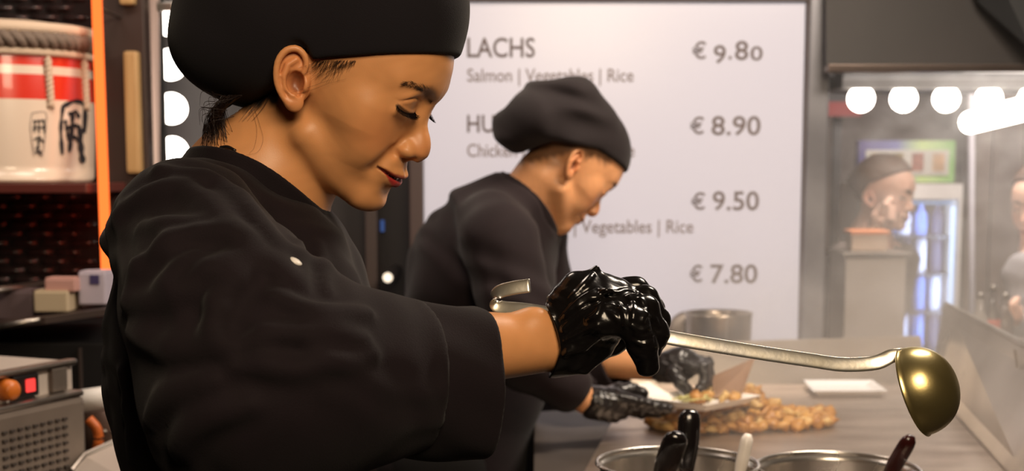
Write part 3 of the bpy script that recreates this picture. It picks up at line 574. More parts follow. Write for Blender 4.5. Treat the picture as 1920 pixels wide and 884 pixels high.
# ------------------------------------------------------------------ steam
def steam(name, lo, hi, dens, base, sc, zr, label):
    m = bpy.data.materials.new(name + '_vapour'); m.use_nodes = True; nt = m.node_tree; nt.nodes.clear(); out = nt.nodes.new('ShaderNodeOutputMaterial')
    vs = nt.nodes.new('ShaderNodeVolumeScatter'); vs.inputs['Color'].default_value = (.98, .95, .92, 1); vs.inputs['Anisotropy'].default_value = .25
    tc = nt.nodes.new('ShaderNodeTexCoord'); mp = nt.nodes.new('ShaderNodeMapping'); mp.inputs['Scale'].default_value = sc
    n = nt.nodes.new('ShaderNodeTexNoise'); n.inputs['Scale'].default_value = 1; n.inputs['Detail'].default_value = 5; n.inputs['Roughness'].default_value = .6; n.inputs['Distortion'].default_value = .8
    nt.links.new(tc.outputs['Object'], mp.inputs[0]); nt.links.new(mp.outputs[0], n.inputs['Vector'])
    r = nt.nodes.new('ShaderNodeMapRange'); r.inputs[1].default_value = .42; r.inputs[2].default_value = .72; r.inputs[3].default_value = base; r.inputs[4].default_value = dens
    nt.links.new(n.outputs[0], r.inputs[0])
    # fades towards the sides of the plume and with height
    g = nt.nodes.new('ShaderNodeSeparateXYZ'); nt.links.new(tc.outputs['Generated'], g.inputs[0]); prev = r.outputs[0]
    for ax_, pts in ((0, ((0, 0), (.2, .6), (.4, 1), (1, 1))), (1, ((0, 0), (.2, 1), (.85, 1), (1, 0))), (2, zr)):
        c = nt.nodes.new('ShaderNodeValToRGB'); c.color_ramp.interpolation = 'EASE'; e = c.color_ramp.elements
        e[0].position, e[1].position = pts[0][0], pts[-1][0]; e[0].color = (pts[0][1],) * 3 + (1,); e[1].color = (pts[-1][1],) * 3 + (1,)
        for p_, q_ in pts[1:-1]: x_ = e.new(p_); x_.color = (q_,) * 3 + (1,)
        nt.links.new(g.outputs[ax_], c.inputs[0]); mu = nt.nodes.new('ShaderNodeMath'); mu.operation = 'MULTIPLY'; nt.links.new(prev, mu.inputs[0]); nt.links.new(c.outputs[0], mu.inputs[1]); prev = mu.outputs[0]
    nt.links.new(prev, vs.inputs['Density']); nt.links.new(vs.outputs[0], out.inputs['Volume'])
    o = link(name, box_me(hi[0] - lo[0], hi[1] - lo[1], hi[2] - lo[2]), m, loc=[(a + b) / 2 for a, b in zip(lo, hi)])
    return tag(o, label, 'steam', kind='stuff')
steam('steam', (.22, 1.95, GZ + .002), (1.5, 3.28, 1.95), 1.9, .16, (5, 5, 4), ((0, 1), (.2, 1), (.36, .42), (.5, .16), (.66, .02), (1, 0)), 'pale cooking steam rising from the griddle')
steam('steam_wisps', (.78, 3.50, 1.05), (2.0, 4.08, 1.78), 1.6, .0, (7, 7, 9), ((0, .2), (.3, .8), (.7, 1), (1, 0)), 'wisps of steam drifting under the hood before the globe bulbs')
# ================================================================== people: signed distance sculpting
F32 = np.float32
def vlen(a): return np.sqrt(np.einsum('ij,ij->i', a, a))
def smin(a, b, k):
    h = np.maximum(k - np.abs(a - b), 0) / k; return np.minimum(a, b) - h * h * k * .25
def smax(a, b, k): return -smin(-a, -b, k)
def ell(P, c, r, M=None):
    q = P - np.asarray(c, F32)
    if M is not None: q = q @ M
    r = np.asarray(r, F32); k0 = vlen(q / r); k1 = vlen(q / (r * r)); return k0 * (k0 - 1) / np.maximum(k1, 1e-9)
def cone(P, a, b, ra, rb):
    a = np.asarray(a, F32); b = np.asarray(b, F32); ba = b - a; pa = P - a
    h = np.clip(pa @ ba / max(float(ba @ ba), 1e-12), 0, 1)
    return vlen(pa - h[:, None] * ba) - (ra + (rb - ra) * h).astype(F32)
def chain(P, pts, rads, k=0.0):
    d = None
    for i in range(len(pts) - 1):
        e = cone(P, pts[i], pts[i + 1], rads[i], rads[i + 1]); d = e if d is None else (smin(d, e, k) if k else np.minimum(d, e))
    return d
def frame(x, up=(0, 0, 1)):
    """columns: x axis, y, z as a 3x3 for ell(M=...)"""
    x = Vector(x).normalized(); y = Vector(up).cross(x); y = y.normalized() if y.length > 1e-5 else Vector((0, 1, 0)); z = x.cross(y)
    return np.array([[x[i], y[i], z[i]] for i in range(3)], F32)
def axis_grid(lo, hi, h, fine=None, hf=None):
    if fine is None: return np.arange(lo, hi + h, h, dtype=F32)
    a, b = fine; return np.concatenate([np.arange(a - h, lo - h, -h)[::-1] if a > lo + h else [], np.arange(a, b, hf), np.arange(b, hi + h, h)]).astype(F32)
def gate(d, Q, c, r, fn):
    """apply fn(d, points) only to the points within r of c"""
    m = vlen(Q - np.asarray(c, F32)) < r
    if m.any(): d = d.copy(); d[m] = fn(d[m], Q[m])
    return d
def polygonise(f, gx, gy, gz, B=8, project=1):
    """surface nets on a rectilinear grid, evaluated only in blocks near the surface"""
    n = [len(gx), len(gy), len(gz)]; D = np.empty(n, F32)
    rg = [[(i, min(i + B, m)) for i in range(0, m, B)] for m in n]
    cen, half = [], []
    C = [np.array([(g[a] + g[min(b, len(g) - 1)]) / 2 for a, b in r]) for g, r in zip((gx, gy, gz), rg)]
    Hh = [np.array([(g[min(b, len(g) - 1)] - g[a]) / 2 for a, b in r]) for g, r in zip((gx, gy, gz), rg)]
    cc = np.stack(np.meshgrid(*C, indexing='ij'), -1).reshape(-1, 3).astype(F32); hh = np.stack(np.meshgrid(*Hh, indexing='ij'), -1).reshape(-1, 3)
    d = f(cc); rad = np.sqrt((hh ** 2).sum(1)); act = np.abs(d) < rad * 1.7 + .004
    ids = np.array([(i, j, k) for i in range(len(rg[0])) for j in range(len(rg[1])) for k in range(len(rg[2]))])
    for (i, j, k), dv in zip(ids[~act], d[~act]):
        D[rg[0][i][0]:rg[0][i][1], rg[1][j][0]:rg[1][j][1], rg[2][k][0]:rg[2][k][1]] = dv
    A = ids[act]
    for s in range(0, len(A), 400):
        pts, sl = [], []
        for i, j, k in A[s:s + 400]:
            q = (slice(*rg[0][i]), slice(*rg[1][j]), slice(*rg[2][k])); sl.append(q)
            pts.append(np.stack(np.meshgrid(gx[q[0]], gy[q[1]], gz[q[2]], indexing='ij'), -1).reshape(-1, 3))
        v = f(np.concatenate(pts)); o = 0
        for q, p in zip(sl, pts):
            D[q] = v[o:o + len(p)].reshape(q[0].stop - q[0].start, q[1].stop - q[1].start, q[2].stop - q[2].start); o += len(p)
    neg = D < 0
    def cn(a, b, c): return neg[a:n[0] - 1 + a, b:n[1] - 1 + b, c:n[2] - 1 + c]
    al = cn(0, 0, 0).copy(); an = cn(0, 0, 0).copy()
    for a in (0, 1):
        for b in (0, 1):
            for c in (0, 1): al &= cn(a, b, c); an |= cn(a, b, c)
    mk = an & ~al; I = np.argwhere(mk); idx = np.full(mk.shape, -1, np.int32); idx[mk] = np.arange(len(I))
    X = [gx, gy, gz]; acc = np.zeros((len(I), 3)); cnt = np.zeros(len(I))
    corner = lambda o: (I[:, 0] + o[0], I[:, 1] + o[1], I[:, 2] + o[2])
    for ax in range(3):
        for u in (0, 1):
            for w in (0, 1):
                o0 = [0, 0, 0]; o0[(ax + 1) % 3] = u; o0[(ax + 2) % 3] = w; o1 = list(o0); o1[ax] = 1
                c0, c1 = corner(o0), corner(o1); d0, d1 = D[c0], D[c1]; m = (d0 < 0) != (d1 < 0)
                t = np.where(m, d0 / np.where(np.abs(d0 - d1) < 1e-12, 1, d0 - d1), 0)
                p0 = np.stack([X[q][c0[q]] for q in range(3)], 1); p1 = np.stack([X[q][c1[q]] for q in range(3)], 1)
                acc += (p0 + (p1 - p0) * t[:, None]) * m[:, None]; cnt += m
    V = (acc / cnt[:, None]).astype(F32); Fc = []
    for ax in range(3):
        s0 = [slice(None)] * 3; s1 = [slice(None)] * 3; s0[ax] = slice(0, -1); s1[ax] = slice(1, None)
        e = np.argwhere(neg[tuple(s0)] != neg[tuple(s1)]); b_, c_ = (ax + 1) % 3, (ax + 2) % 3
        e = e[(e[:, b_] > 0) & (e[:, c_] > 0) & (e[:, b_] < n[b_] - 1) & (e[:, c_] < n[c_] - 1)]
        def cell(db, dc): q = e.copy(); q[:, b_] += db; q[:, c_] += dc; return idx[q[:, 0], q[:, 1], q[:, 2]]
        q = np.stack([cell(-1, -1), cell(0, -1), cell(0, 0), cell(-1, 0)], 1)
        fl = ~neg[e[:, 0], e[:, 1], e[:, 2]]; q[fl] = q[fl][:, ::-1]; Fc.append(q)
    Fc = np.concatenate(Fc)
    for _ in range(project):
        d = f(V); e = 4e-4; g = np.stack([f(V + np.array(o, F32)) - f(V - np.array(o, F32)) for o in ((e, 0, 0), (0, e, 0), (0, 0, e))], 1) / (2 * e)
        st = (d / np.maximum((g * g).sum(1), .15))[:, None] * g; L = vlen(st); st *= np.minimum(1, .0015 / np.maximum(L, 1e-9))[:, None]; V = (V - st * .85).astype(F32)
    return V, Fc
def to_mesh(V, Fc, col=None, smooth_it=0):
    me = bpy.data.meshes.new('m'); me.vertices.add(len(V)); me.vertices.foreach_set('co', V.astype(np.float32).ravel())
    if smooth_it:
        pass
    me.loops.add(Fc.size); me.loops.foreach_set('vertex_index', Fc.astype(np.int32).ravel())
    me.polygons.add(len(Fc)); me.polygons.foreach_set('loop_start', np.arange(0, Fc.size, 4, dtype=np.int32)); me.polygons.foreach_set('use_smooth', np.ones(len(Fc), bool))
    if col is not None:
        a = me.attributes.new('tint', 'FLOAT_COLOR', 'POINT'); a.data.foreach_set('color', np.concatenate([col, np.ones((len(col), 1))], 1).astype(np.float32).ravel())
    me.update(); me.validate(); return me
def sculpt(name, f, lo, hi, h, m, parent=None, fine=None, hf=None, col=None, project=1):
    import time; t0 = time.time()
    ax = [axis_grid(lo[i], hi[i], h, (fine[0][i], fine[1][i]) if fine else None, hf) for i in range(3)]
    V, Fc = polygonise(f, *ax, project=project); me = to_mesh(V, Fc, col(V) if col else None); me.materials.append(m)
    print('SCULPT', name, len(V), round(time.time() - t0, 2))
    o = bpy.data.objects.new(name, me); S.collection.objects.link(o)
    if parent is not None: world_child(o, parent)
    return o
def pix_many(f, uv, far=3.0, steps=70):
    """surface points of f seen through many pixels at once (None where nothing is met)"""
    D = np.array([ray(u, v).normalized() for u, v in uv], F32); p0 = np.array((0, 0, CAM_Z), F32); t = np.full(len(D), .75, F32)
    for _ in range(steps):
        v = f(p0 + D * t[:, None]); t += v * .8
        if np.all((np.abs(v) < 2e-4) | (t > far)): break
    P = p0 + D * t[:, None]; return [Vector(p.tolist()) if q < far else None for p, q in zip(P, t)]
def pix_on(f, u, v): return pix_many(f, [(u, v)])[0]
def snap_many(f, P, it=5):
    P = np.array([list(p) for p in P], F32)
    for _ in range(it):
        d = f(P); e = 5e-4; g = np.stack([f(P + np.array(o, F32)) - f(P - np.array(o, F32)) for o in ((e, 0, 0), (0, e, 0), (0, 0, e))], 1) / (2 * e)
        P = P - (d / np.maximum((g * g).sum(1), .2))[:, None] * g
    return [(Vector(p.tolist()), Vector(q.tolist()).normalized()) for p, q in zip(P, g)]
def snap(f, p): return snap_many(f, [p])[0]
def strands_me(lines, r0, r1=None, sides=3):
    vs, fs = [], []
    for L in lines:
        L = [Vector(p) for p in L]; n = len(L); b0 = len(vs)
        for i, p in enumerate(L):
            t = (L[min(i + 1, n - 1)] - L[max(i - 1, 0)]).normalized(); s = t.cross(Vector((.31, .2, .93))).normalized(); w = t.cross(s); r = r0 + ((r1 if r1 is not None else r0) - r0) * i / (n - 1)
            for k in range(sides): a = 2 * math.pi * k / sides; vs.append(p + (s * math.cos(a) + w * math.sin(a)) * r)
        for i in range(n - 1):
            for k in range(sides): a = b0 + i * sides; k2 = (k + 1) % sides; fs.append((a + k, a + k2, a + sides + k2, a + sides + k))
    me = bpy.data.meshes.new('strands'); me.from_pydata([tuple(v) for v in vs], [], fs); me.polygons.foreach_set('use_smooth', [True] * len(me.polygons)); return me
# ------------------------------------------------------------------ the head (metres, x forward, y left, z up, origin between the ear canals)
def mm(*a): return tuple(x * .001 for x in a)
class Head:
    """parameters make the difference between the faces"""
    def __init__(s, R, O, nose=0.4, jaw=1.0, smile=1.0, cheeks=1.0, lips=1.0, open_=1.0):
        s.R = np.array(R, F32); s.O = np.array(O, F32); s.nose, s.jaw, s.smile, s.cheeks, s.lips, s.open_ = nose, jaw, smile, cheeks, lips, open_
        up = Vector((-.34, .12, 1)).normalized(); bk = Vector((-.93, .36, 0)); nm_ = bk.cross(up).normalized()  # towards the head or out
        if nm_.y < 0: nm_ = -nm_
        bk = up.cross(nm_).normalized(); bk = bk if bk.x < 0 else -bk
        s.E = np.array([[-bk[i], up[i], nm_[i]] for i in range(3)], F32)   # columns: forward, up, out
        s.ec = np.array(mm(-12, 74.5, -3), F32)
    def loc(s, P): return (P - s.O) @ s.R
    def w(s, p): return Vector((s.R @ np.array(p, F32) + s.O).tolist())
    def wd(s, p): return Vector((s.R @ np.array(p, F32)).tolist())
    def skull(s, q):
        Q = q.copy(); Q[:, 1] = np.abs(Q[:, 1])
        d = ell(Q, mm(-3, 0, 46), mm(94, 73, 85))
        d = smin(d, ell(Q, mm(33, 0, 4), mm(53, 60, 64)), .024)
        d = smin(d, ell(Q, mm(34, 0, -42), mm(44, 44, 35)), .018)
        d = smin(d, cone(Q, mm(8, 47, -46), mm(66, 14, -70), .013 * s.jaw, .011), .02)
        return d
    def f(s, P):
        q = s.loc(P); L = vlen(q - np.array(mm(10, 0, 10), F32)); m = L < .19; d = (L - .14).astype(F32)
        if m.any(): d[m] = s.near(q[m])
        return d
    ZR, ZM = mm(-300, -97, -90.5, -54, -26, -18, 4, 12, 300), mm(-292, -89, -82.5, -50.5, -20, -11, 3.5, 12, 300)
    def warp(s, Q):
        """lengthens the face between the eyes and the chin"""
        Q = Q.copy(); k = np.clip((Q[:, 0] - .005) / .05, 0, 1); Q[:, 2] += k * (np.interp(Q[:, 2], s.ZR, s.ZM).astype(F32) - Q[:, 2]); return Q
    def near(s, q):
        q0 = q; q = s.warp(q); Q = q.copy(); Q[:, 1] = np.abs(Q[:, 1])
        d = s.skull(q)
        d = smin(d, ell(Q, mm(28, 0, 52), mm(61.5, 58, 42)), .02)                         # forehead
        d = smin(d, ell(Q, mm(48, 45, -2), mm(19, 17, 17)), .018)                       # cheek bone
        d = smin(d, ell(Q, mm(55, 33, -27), mm(20 * s.cheeks, 17, 20)), .020)          # cheek
        d = smin(d, ell(Q, mm(76, 0, -69), mm(13.5, 17 * s.jaw, 12.5)), .018)              # chin
        d = smin(d, ell(Q, mm(74, 0, -40), mm(19, 25, 20)), .018)                      # muzzle
        d = gate(d, Q, mm(84, 18, -14), .085, s.face)
        Q0 = q0.copy(); Q0[:, 1] = np.abs(Q0[:, 1]); return gate(d, Q0, s.ec, .055, s.ear)
    def mouth(s, y): return (np.interp(y, mm(0, 8, 17, 24, 30), mm(-46.6, -46.2, -45.6, -44.2, -42.8)) + np.interp(y, mm(0, 8, 17, 24, 30), mm(0, .2, 1.0, 2.4, 3.0)) * s.smile).astype(F32)
    def face(s, d, Q):
        sm = s.smile
        d = smin(d, chain(Q, [mm(84, 5, 37), mm(80, 24, 40), mm(66, 42, 37)], mm(6, 6.5, 5.5)), .016)   # brow ridge
        d = smax(d, -ell(Q, mm(92, 27, 21), mm(9, 17, 12)), .012)                    # eye socket
        # nose
        ns = s.nose
        d = smin(d, chain(Q, [mm(78, 0, 30), mm(80.5, 0, 14), mm(92 + 2 * ns, 0, -5)], mm(5.4, 6.4, 8.0), .006), .012)
        d = smin(d, ell(Q, mm(98 + 2 * ns, 0, -11), mm(10, 10.5, 9.5)), .009)
        d = smin(d, ell(Q, mm(89.5, 12.5, -15.5), mm(10, 7.6, 7.6)), .005)
        d = smin(d, cone(Q, mm(88, 0, -22), mm(99, 0, -19), .0048, .0045), .005)
        d = smax(d, -ell(Q, mm(96, 6.8, -23.5), mm(6.2, 3.0, 5.0)), .003)
        d = smax(d, -chain(Q, [mm(87, 21.0, -10), mm(82.5, 21.8, -16), mm(84, 19.4, -23)], mm(.8, 1.1, .8)), .006)   # crease round the wing
        # eyelids over the eyeball, looking down
        d = smin(d, ell(Q, mm(70.0, 30.5, 20), mm(14.5, 16.5, 14.0)), .008)
        zc = np.interp(Q[:, 1], mm(16, 20, 25, 30, 36, 42, 47), mm(22.5, 25.2, 27.0, 27.3, 26.2, 23.4, 19.5)).astype(F32); t = Q[:, 2] - zc
        wt = np.clip((Q[:, 1] - .015) / .005, 0, 1) * np.clip((.050 - Q[:, 1]) / .008, 0, 1) * (Q[:, 0] > .055)
        d = d + wt * (.0013 * np.exp(-(t / .0011) ** 2) - .0011 * np.exp(-((t - .0042) / .0032) ** 2) - .0004 * np.exp(-((t + .003) / .002) ** 2))
        d = smin(d, chain(Q, [mm(83.2, 19, 15.6), mm(84.6, 25, 13.6), mm(83.6, 34, 13.0), mm(77, 45, 15.2)], mm(1.0, 1.4, 1.4, .9)), .003)          # lid edge
        d = smax(d, -chain(Q, [mm(84.0, 18, 14.0), mm(85.6, 25, 11.6), mm(84.6, 34, 11.0), mm(77.5, 45.5, 13.6)], mm(.5, .8, .8, .5)), .002)          # lash line
        d = smin(d, chain(Q, [mm(80, 20, 8.5), mm(80.5, 30, 6.5), mm(75.5, 43, 9)], mm(3, 3.2, 2.6)), .008)                                        # lower lid
        # lips
        L = s.lips
        d = smin(d, chain(Q, [mm(93.6, 0, -41.6), mm(93.4, 5, -40.9), mm(88.6, 14, -42.0 + sm), mm(80, 25, -43.0 + 3 * sm)], mm(4.0 * L, 4.2 * L, 3.7 * L, 1.6)), .005)
        d = smin(d, chain(Q, [mm(90.4, 0, -52.0), mm(89, 7, -51.6), mm(84.6, 15, -49.2 + sm), mm(79, 24.5, -44.8 + 3 * sm)], mm(5.6 * L, 5.6 * L, 4.3 * L, 1.6)), .004)
        t = Q[:, 2] - s.mouth(Q[:, 1]); wt = np.clip((.0285 - Q[:, 1]) / .004, 0, 1) * (Q[:, 0] > .06)
        d = d + wt * (.0012 + .0022 * s.open_) * np.exp(-((t + .0004) / (.0009 + .0006 * s.open_)) ** 2)
        d = smax(d, -cone(Q, mm(98.0, 0, -26), mm(98.2, 0, -36), .0012, .0022), .006)                        # philtrum
        d = smax(d, -ell(Q, mm(92, 0, -62), mm(5.5, 15, 3.6)), .012)                                          # below the lower lip
        d = smax(d, -chain(Q, [mm(83, 26, -24), mm(80.5, 31.5, -34), mm(77, 33.5, -44)], mm(.2, .5, .2)), .014)   # smile line
        return d
    def ear(s, d, Q):
        # ear
        e = (Q - s.ec) @ s.E / F32(.88)
        dd = ell(e, mm(-2, 1, -3.6), mm(16, 28, 3.4))
        dd = smin(dd, ell(e, mm(6, -2, -9), mm(12, 20, 9)), .006)
        hx = [mm(1, 1, -1.5), mm(8, 6, .5), mm(11.5, 15, 1.0), mm(9, 25, 1.2), mm(1, 31, 1.5), mm(-9, 28.5, 2), mm(-16, 19, 2.4), mm(-18, 6, 2.4), mm(-16, -7, 1.8), mm(-10, -18, .8), mm(-4, -24, 0)]
        hs = spline([(*p, r) for p, r in zip(hx, mm(2.2, 2.6, 2.9, 3.3, 3.5, 3.5, 3.4, 3.2, 3.1, 3.2, 3.6))], 24)
        dd = smin(dd, chain(e, hs[:, :3], hs[:, 3]), .0028)
        dd = smin(dd, ell(e, mm(2, -24, -.8), mm(8.5, 8.5, 4.2)), .005)
        dd = smin(dd, chain(e, [mm(1, 20, -.5), mm(-7, 14, .6), mm(-10, 3, 1.2), mm(-8, -8, 1.0), mm(-1, -14.5, 1.2), mm(3, -15, 1.2)], mm(2.2, 2.8, 3.2, 3.0, 2.8, 2.4)), .004)
        dd = smin(dd, ell(e, mm(11, -4, .5), mm(4.2, 7, 4)), .004)
        dd = smax(dd, -ell(e, mm(1.5, -2.5, 2), mm(8.8, 11.5, 11)), .003)
        dd = smax(dd, -ell(e, mm(5, -9, 1), mm(3.4, 8, 8)), .002)
        return smin(d, dd * .88, .004)
    def tint(s, V, skin, lip, brow=0.72, hairline=None, hair=(.02, .015, .012)):
        q0 = s.loc(V); q = s.warp(q0); Q = q.copy(); Q[:, 1] = np.abs(Q[:, 1]); Q0 = q0.copy(); Q0[:, 1] = np.abs(Q0[:, 1]); c = np.tile(np.array(skin[:3], F32), (len(V), 1)); sm = s.smile
        def mixc(w, k): return c * (1 - w[:, None]) + np.array(k[:3], F32)[None] * w[:, None]
        st = lambda d, a, b: np.clip((b - d) / (b - a), 0, 1)
        n = (np.sin(Q[:, 0] * 310 + 2 * np.sin(Q[:, 2] * 190)) * np.sin(Q[:, 1] * 270 + Q[:, 2] * 230))[:, None]; c = c * (1 + .03 * n)
        red = np.array([skin[0] * 1.05, skin[1] * .80, skin[2] * .75])
        c = mixc(.45 * st(vlen((Q - np.array(mm(66, 42, -12), F32)) / np.array([1, 1, .8], F32)), .008, .034), red)       # cheeks
        c = mixc(.45 * st(vlen(Q - np.array(mm(101, 0, -13), F32)), .006, .02), red)
        e = (Q0 - s.ec) @ s.E; c = mixc(.5 * st(vlen(e / np.array([.9, 1.6, 1], F32)), .012, .022), red)
        t = Q[:, 2] - s.mouth(Q[:, 1]); hu = np.interp(Q[:, 1], mm(0, 6, 15, 24, 28.5), mm(5.0, 5.6, 4.2, 1.8, .1)); hl = np.interp(Q[:, 1], mm(0, 8, 16, 24, 28.5), mm(9.4, 8.8, 6.2, 2.4, .1)); fr = (Q[:, 0] > .06) * (Q[:, 1] < .029)
        c = mixc(fr * np.where(t > 0, .75 * st(t - hu, -.0007, .0007), st(-t - hl, -.0008, .0008)), lip); c = mixc(.85 * fr * st(np.abs(t + .0003), .0007, .0014 + .0006 * s.open_), srgb(48, 16, 14))
        lash = chain(Q, [mm(84.6, 17.5, 13.6), mm(86.0, 25, 11.8), mm(85.0, 34, 11.2), mm(77.0, 47.5, 14.8)], mm(.4, 1.2, 1.5, 1.2)); c = mixc(.9 * st(lash, .0002, .0014), srgb(26, 18, 16))
        c = mixc(.75 * st(ell(e, mm(2, -3, -6), mm(6.5, 9.5, 8)), -.003, .002), srgb(92, 40, 24))  # shade in the bowl of the ear, painted into the skin colour
        if hairline is not None: c = mixc(hairline(q0, Q0), hair)
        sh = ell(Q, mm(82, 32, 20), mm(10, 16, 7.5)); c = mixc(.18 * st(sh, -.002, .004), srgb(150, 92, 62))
        br = chain(Q, [mm(91, 9, 31.5), mm(90, 16, 34.8), mm(87, 25, 38.0), mm(76, 43, 37.5)], mm(4.8, 5.0, 4.6, 1.6)); c = mixc(brow * st(br, -.001, .0035) * (1 - .55 * st(-Q[:, 1], -.05, -.026)), srgb(52, 32, 24))
        return np.clip(c, 0, 1)
    def eyebrow(s, f, m, parent, side, rnd, n=380):
        lines = []; P0 = [mm(91, 6, 29.5), mm(88, 15, 34), mm(84, 26, 38.6), mm(77, 38, 38.6), mm(70, 46.5, 36)]
        path = spline(P0, 60); tk = lambda t: .0056 * (1 - .8 * t) if t > .12 else .0048
        ts, ps = [], []
        for i in range(n):
            t = rnd.random() ** 1.35; p = path[min(59, int(t * 60))].copy(); p[2] += rnd.uniform(-1, 1) * tk(t); p[1] *= side; ts.append(t); ps.append(s.w(p))
        for t, (b, nr) in zip(ts, snap_many(f, ps)):
            dr = s.wd((-.35 * t - .02, side * (.35 + .55 * t), .75 - .85 * t)).normalized(); L = rnd.uniform(.0045, .0075)
            lines.append([b - nr * .0003, b + dr * L * .5 + nr * .0007, b + dr * L + nr * .0005])
        return world_child(link('eyebrow', strands_me(lines, .00014, .00005), m), parent)
    def lashes(s, f, m, parent, side, rnd, n=120, L0=.0085):
        path = spline([mm(84.8, 18.5, 14.4), mm(86.2, 25, 12.6), mm(85.4, 34, 12.0), mm(80, 42, 13.2), mm(76, 47.5, 15.4)], 60); lines = []
        ts, ps = [], []
        for i in range(n):
            t = (i + rnd.random()) / n; p = path[min(60, int(t * 60))].copy(); p[1] *= side; ts.append(t); ps.append(s.w(p))
        for t, (b, nr) in zip(ts, snap_many(f, ps)):
            L = L0 * rnd.uniform(.8, 1.15) * (.75 + .4 * t)
            out = s.wd((.85 - .55 * t, side * (-.15 + .95 * t), -.42)).normalized(); upv = s.wd((0, 0, 1))
            lines.append([b - nr * .0005, b + out * L * .45 - upv * .0006, b + out * L * .8 + upv * .0002, b + out * L + upv * .0016])
        return world_child(link('eyelashes', strands_me(lines, .00022, .00006), m), parent)
def rot_head(yaw, pitch, roll=0): return (Matrix.Rotation(yaw, 3, 'Z') @ Matrix.Rotation(pitch, 3, 'Y') @ Matrix.Rotation(roll, 3, 'X'))
def skin_mat(name, rough=.41):
    m = bpy.data.materials.new(name); m.use_nodes = True; nt = m.node_tree; b = nt.nodes['Principled BSDF']; a = nt.nodes.new('ShaderNodeAttribute'); a.attribute_name = 'tint'
    nt.links.new(a.outputs['Color'], b.inputs['Base Color']); b.inputs['Roughness'].default_value = rough; b.inputs['Specular IOR Level'].default_value = .4
    b.inputs['Subsurface Weight'].default_value = .12; b.inputs['Subsurface Radius'].default_value = (1, .35, .2); b.inputs['Subsurface Scale'].default_value = .004
    n = nt.nodes.new('ShaderNodeTexNoise'); n.inputs['Scale'].default_value = 900; n.inputs['Detail'].default_value = 3; bp = nt.nodes.new('ShaderNodeBump'); bp.inputs['Strength'].default_value = .12; bp.inputs['Distance'].default_value = .0006
    tc = nt.nodes.new('ShaderNodeTexCoord'); nt.links.new(tc.outputs['Object'], n.inputs['Vector']); nt.links.new(n.outputs[0], bp.inputs['Height']); nt.links.new(bp.outputs[0], b.inputs['Normal']); return m
CLOTH = mat('black_chef_cloth', srgb(22, 13, 18), .85, spec=.2, bump=.25, bump_scale=900, sheen=.05, noise=(srgb(19, 11, 15), 30))
HATC = mat('black_cap_cloth', srgb(20, 17, 22), .9, spec=.2, bump=.25, bump_scale=1100, sheen=.06)
GLOVE = mat('black_nitrile', srgb(17, 15, 15), .20, spec=.5, bump=.25, bump_scale=110, bump_detail=2)
HAIR = mat('black_hair', srgb(30, 20, 18), .38)
LASH = mat('lash_black', srgb(18, 12, 12), .95, spec=.05)
TROU = mat('black_trousers', srgb(20, 18, 19), .9)
SHOE = mat('black_shoe', srgb(18, 17, 17), .4)
# ------------------------------------------------------------------ the woman
rw = random.Random(11)
SK = srgb(207, 146, 95); LIP = srgb(168, 52, 48)
Rw = rot_head(math.radians(-13), math.radians(26), 0)
Ow = PY(578, 155, 1.25) - Rw @ Vector(mm(0, -71, 0))
hw_ = Head(Rw, Ow, nose=0.2, smile=1.0, open_=1.0)
skin_w = skin_mat('woman_skin')
woman = thing('person', (-.25, 1.32, 0), 'woman in black chef jacket, cap and gloves smiling down at the ladle in her hand', 'person')
def px(u, v, y): return PY(u, v, y)
nb = px(470, 372, 1.335)                                   # base of the neck
nt_ = hw_.w(mm(-16, 0, -38))
# right arm (near the camera)
shR, elR, wrR = px(352, 425, 1.17), px(545, 735, 1.06), px(1040, 645, 1.185)
foreR = px(880, 652, 1.15)
# left arm (far side)
shL, elL, wrL = px(560, 470, 1.50), px(610, 730, 1.50), px(770, 760, 1.40)
pel = Vector((-.27, 1.36, .86)); chest = px(452, 560, 1.335)
handR = {'palm': [(wrR, .026), (px(1100, 585, 1.185), .030), (px(1140, 572, 1.185), .024)],
         'fingers': [([px(1128, 602, 1.150), px(1186, 604, 1.146), px(1205, 648, 1.148), px(1214, 686, 1.155)], mm(12.5, 12.5, 12, 9.5)),
                     ([px(1138, 578, 1.168), px(1206, 580, 1.162), px(1229, 625, 1.166), px(1222, 655, 1.172)], mm(12, 12, 11, 9)),
                     ([px(1146, 560, 1.188), px(1210, 564, 1.186), px(1233, 604, 1.19), px(1222, 640, 1.198)], mm(12, 11.5, 10.5, 9)),
                     ([px(1140, 552, 1.208), px(1190, 545, 1.212), px(1222, 578, 1.218), px(1215, 618, 1.216)], mm(11.5, 11.5, 10, 8.5)),
                     ([px(1075, 640, 1.215), px(1112, 655, 1.228), px(1150, 640, 1.226), px(1186, 626, 1.216)], mm(15, 13, 11, 9))]}
def hand_sdf(P, H, g):
    d = chain(P, [p for p, r in H['palm']], [r + g for p, r in H['palm']], .01)
    for pts, rr in H['fingers'][:4]: d = smin(d, cone(P, H['palm'][0][0].lerp(pts[0], .35), pts[0], .016 + g, rr[0] + g), .012)
    for pts, rr in H['fingers']: d = smin(d, chain(P, pts, [r + g for r in rr], .004), .0045)
    return d
handL = {'palm': [(wrL, .025), (px(815, 775, 1.40), .028)], 'fingers': [([px(825, 765 + 12 * k, 1.37 + .02 * k), px(860, 765 + 12 * k, 1.37 + .02 * k), px(868, 795 + 6 * k, 1.375 + .02 * k), px(845, 805 + 4 * k, 1.38 + .02 * k)], mm(11, 10.5, 10, 8)) for k in range(4)] + [([px(800, 770, 1.36), px(830, 790, 1.35), px(850, 800, 1.36), px(858, 806, 1.37)], mm(13, 12, 10, 8))]}
def arm_w(P): return smin(chain(P, [shR, elR, foreR, wrR], mm(44, 38, 31, 23.5)), ell(P, px(1003, 603, 1.168), mm(13, 12, 11)), .016)
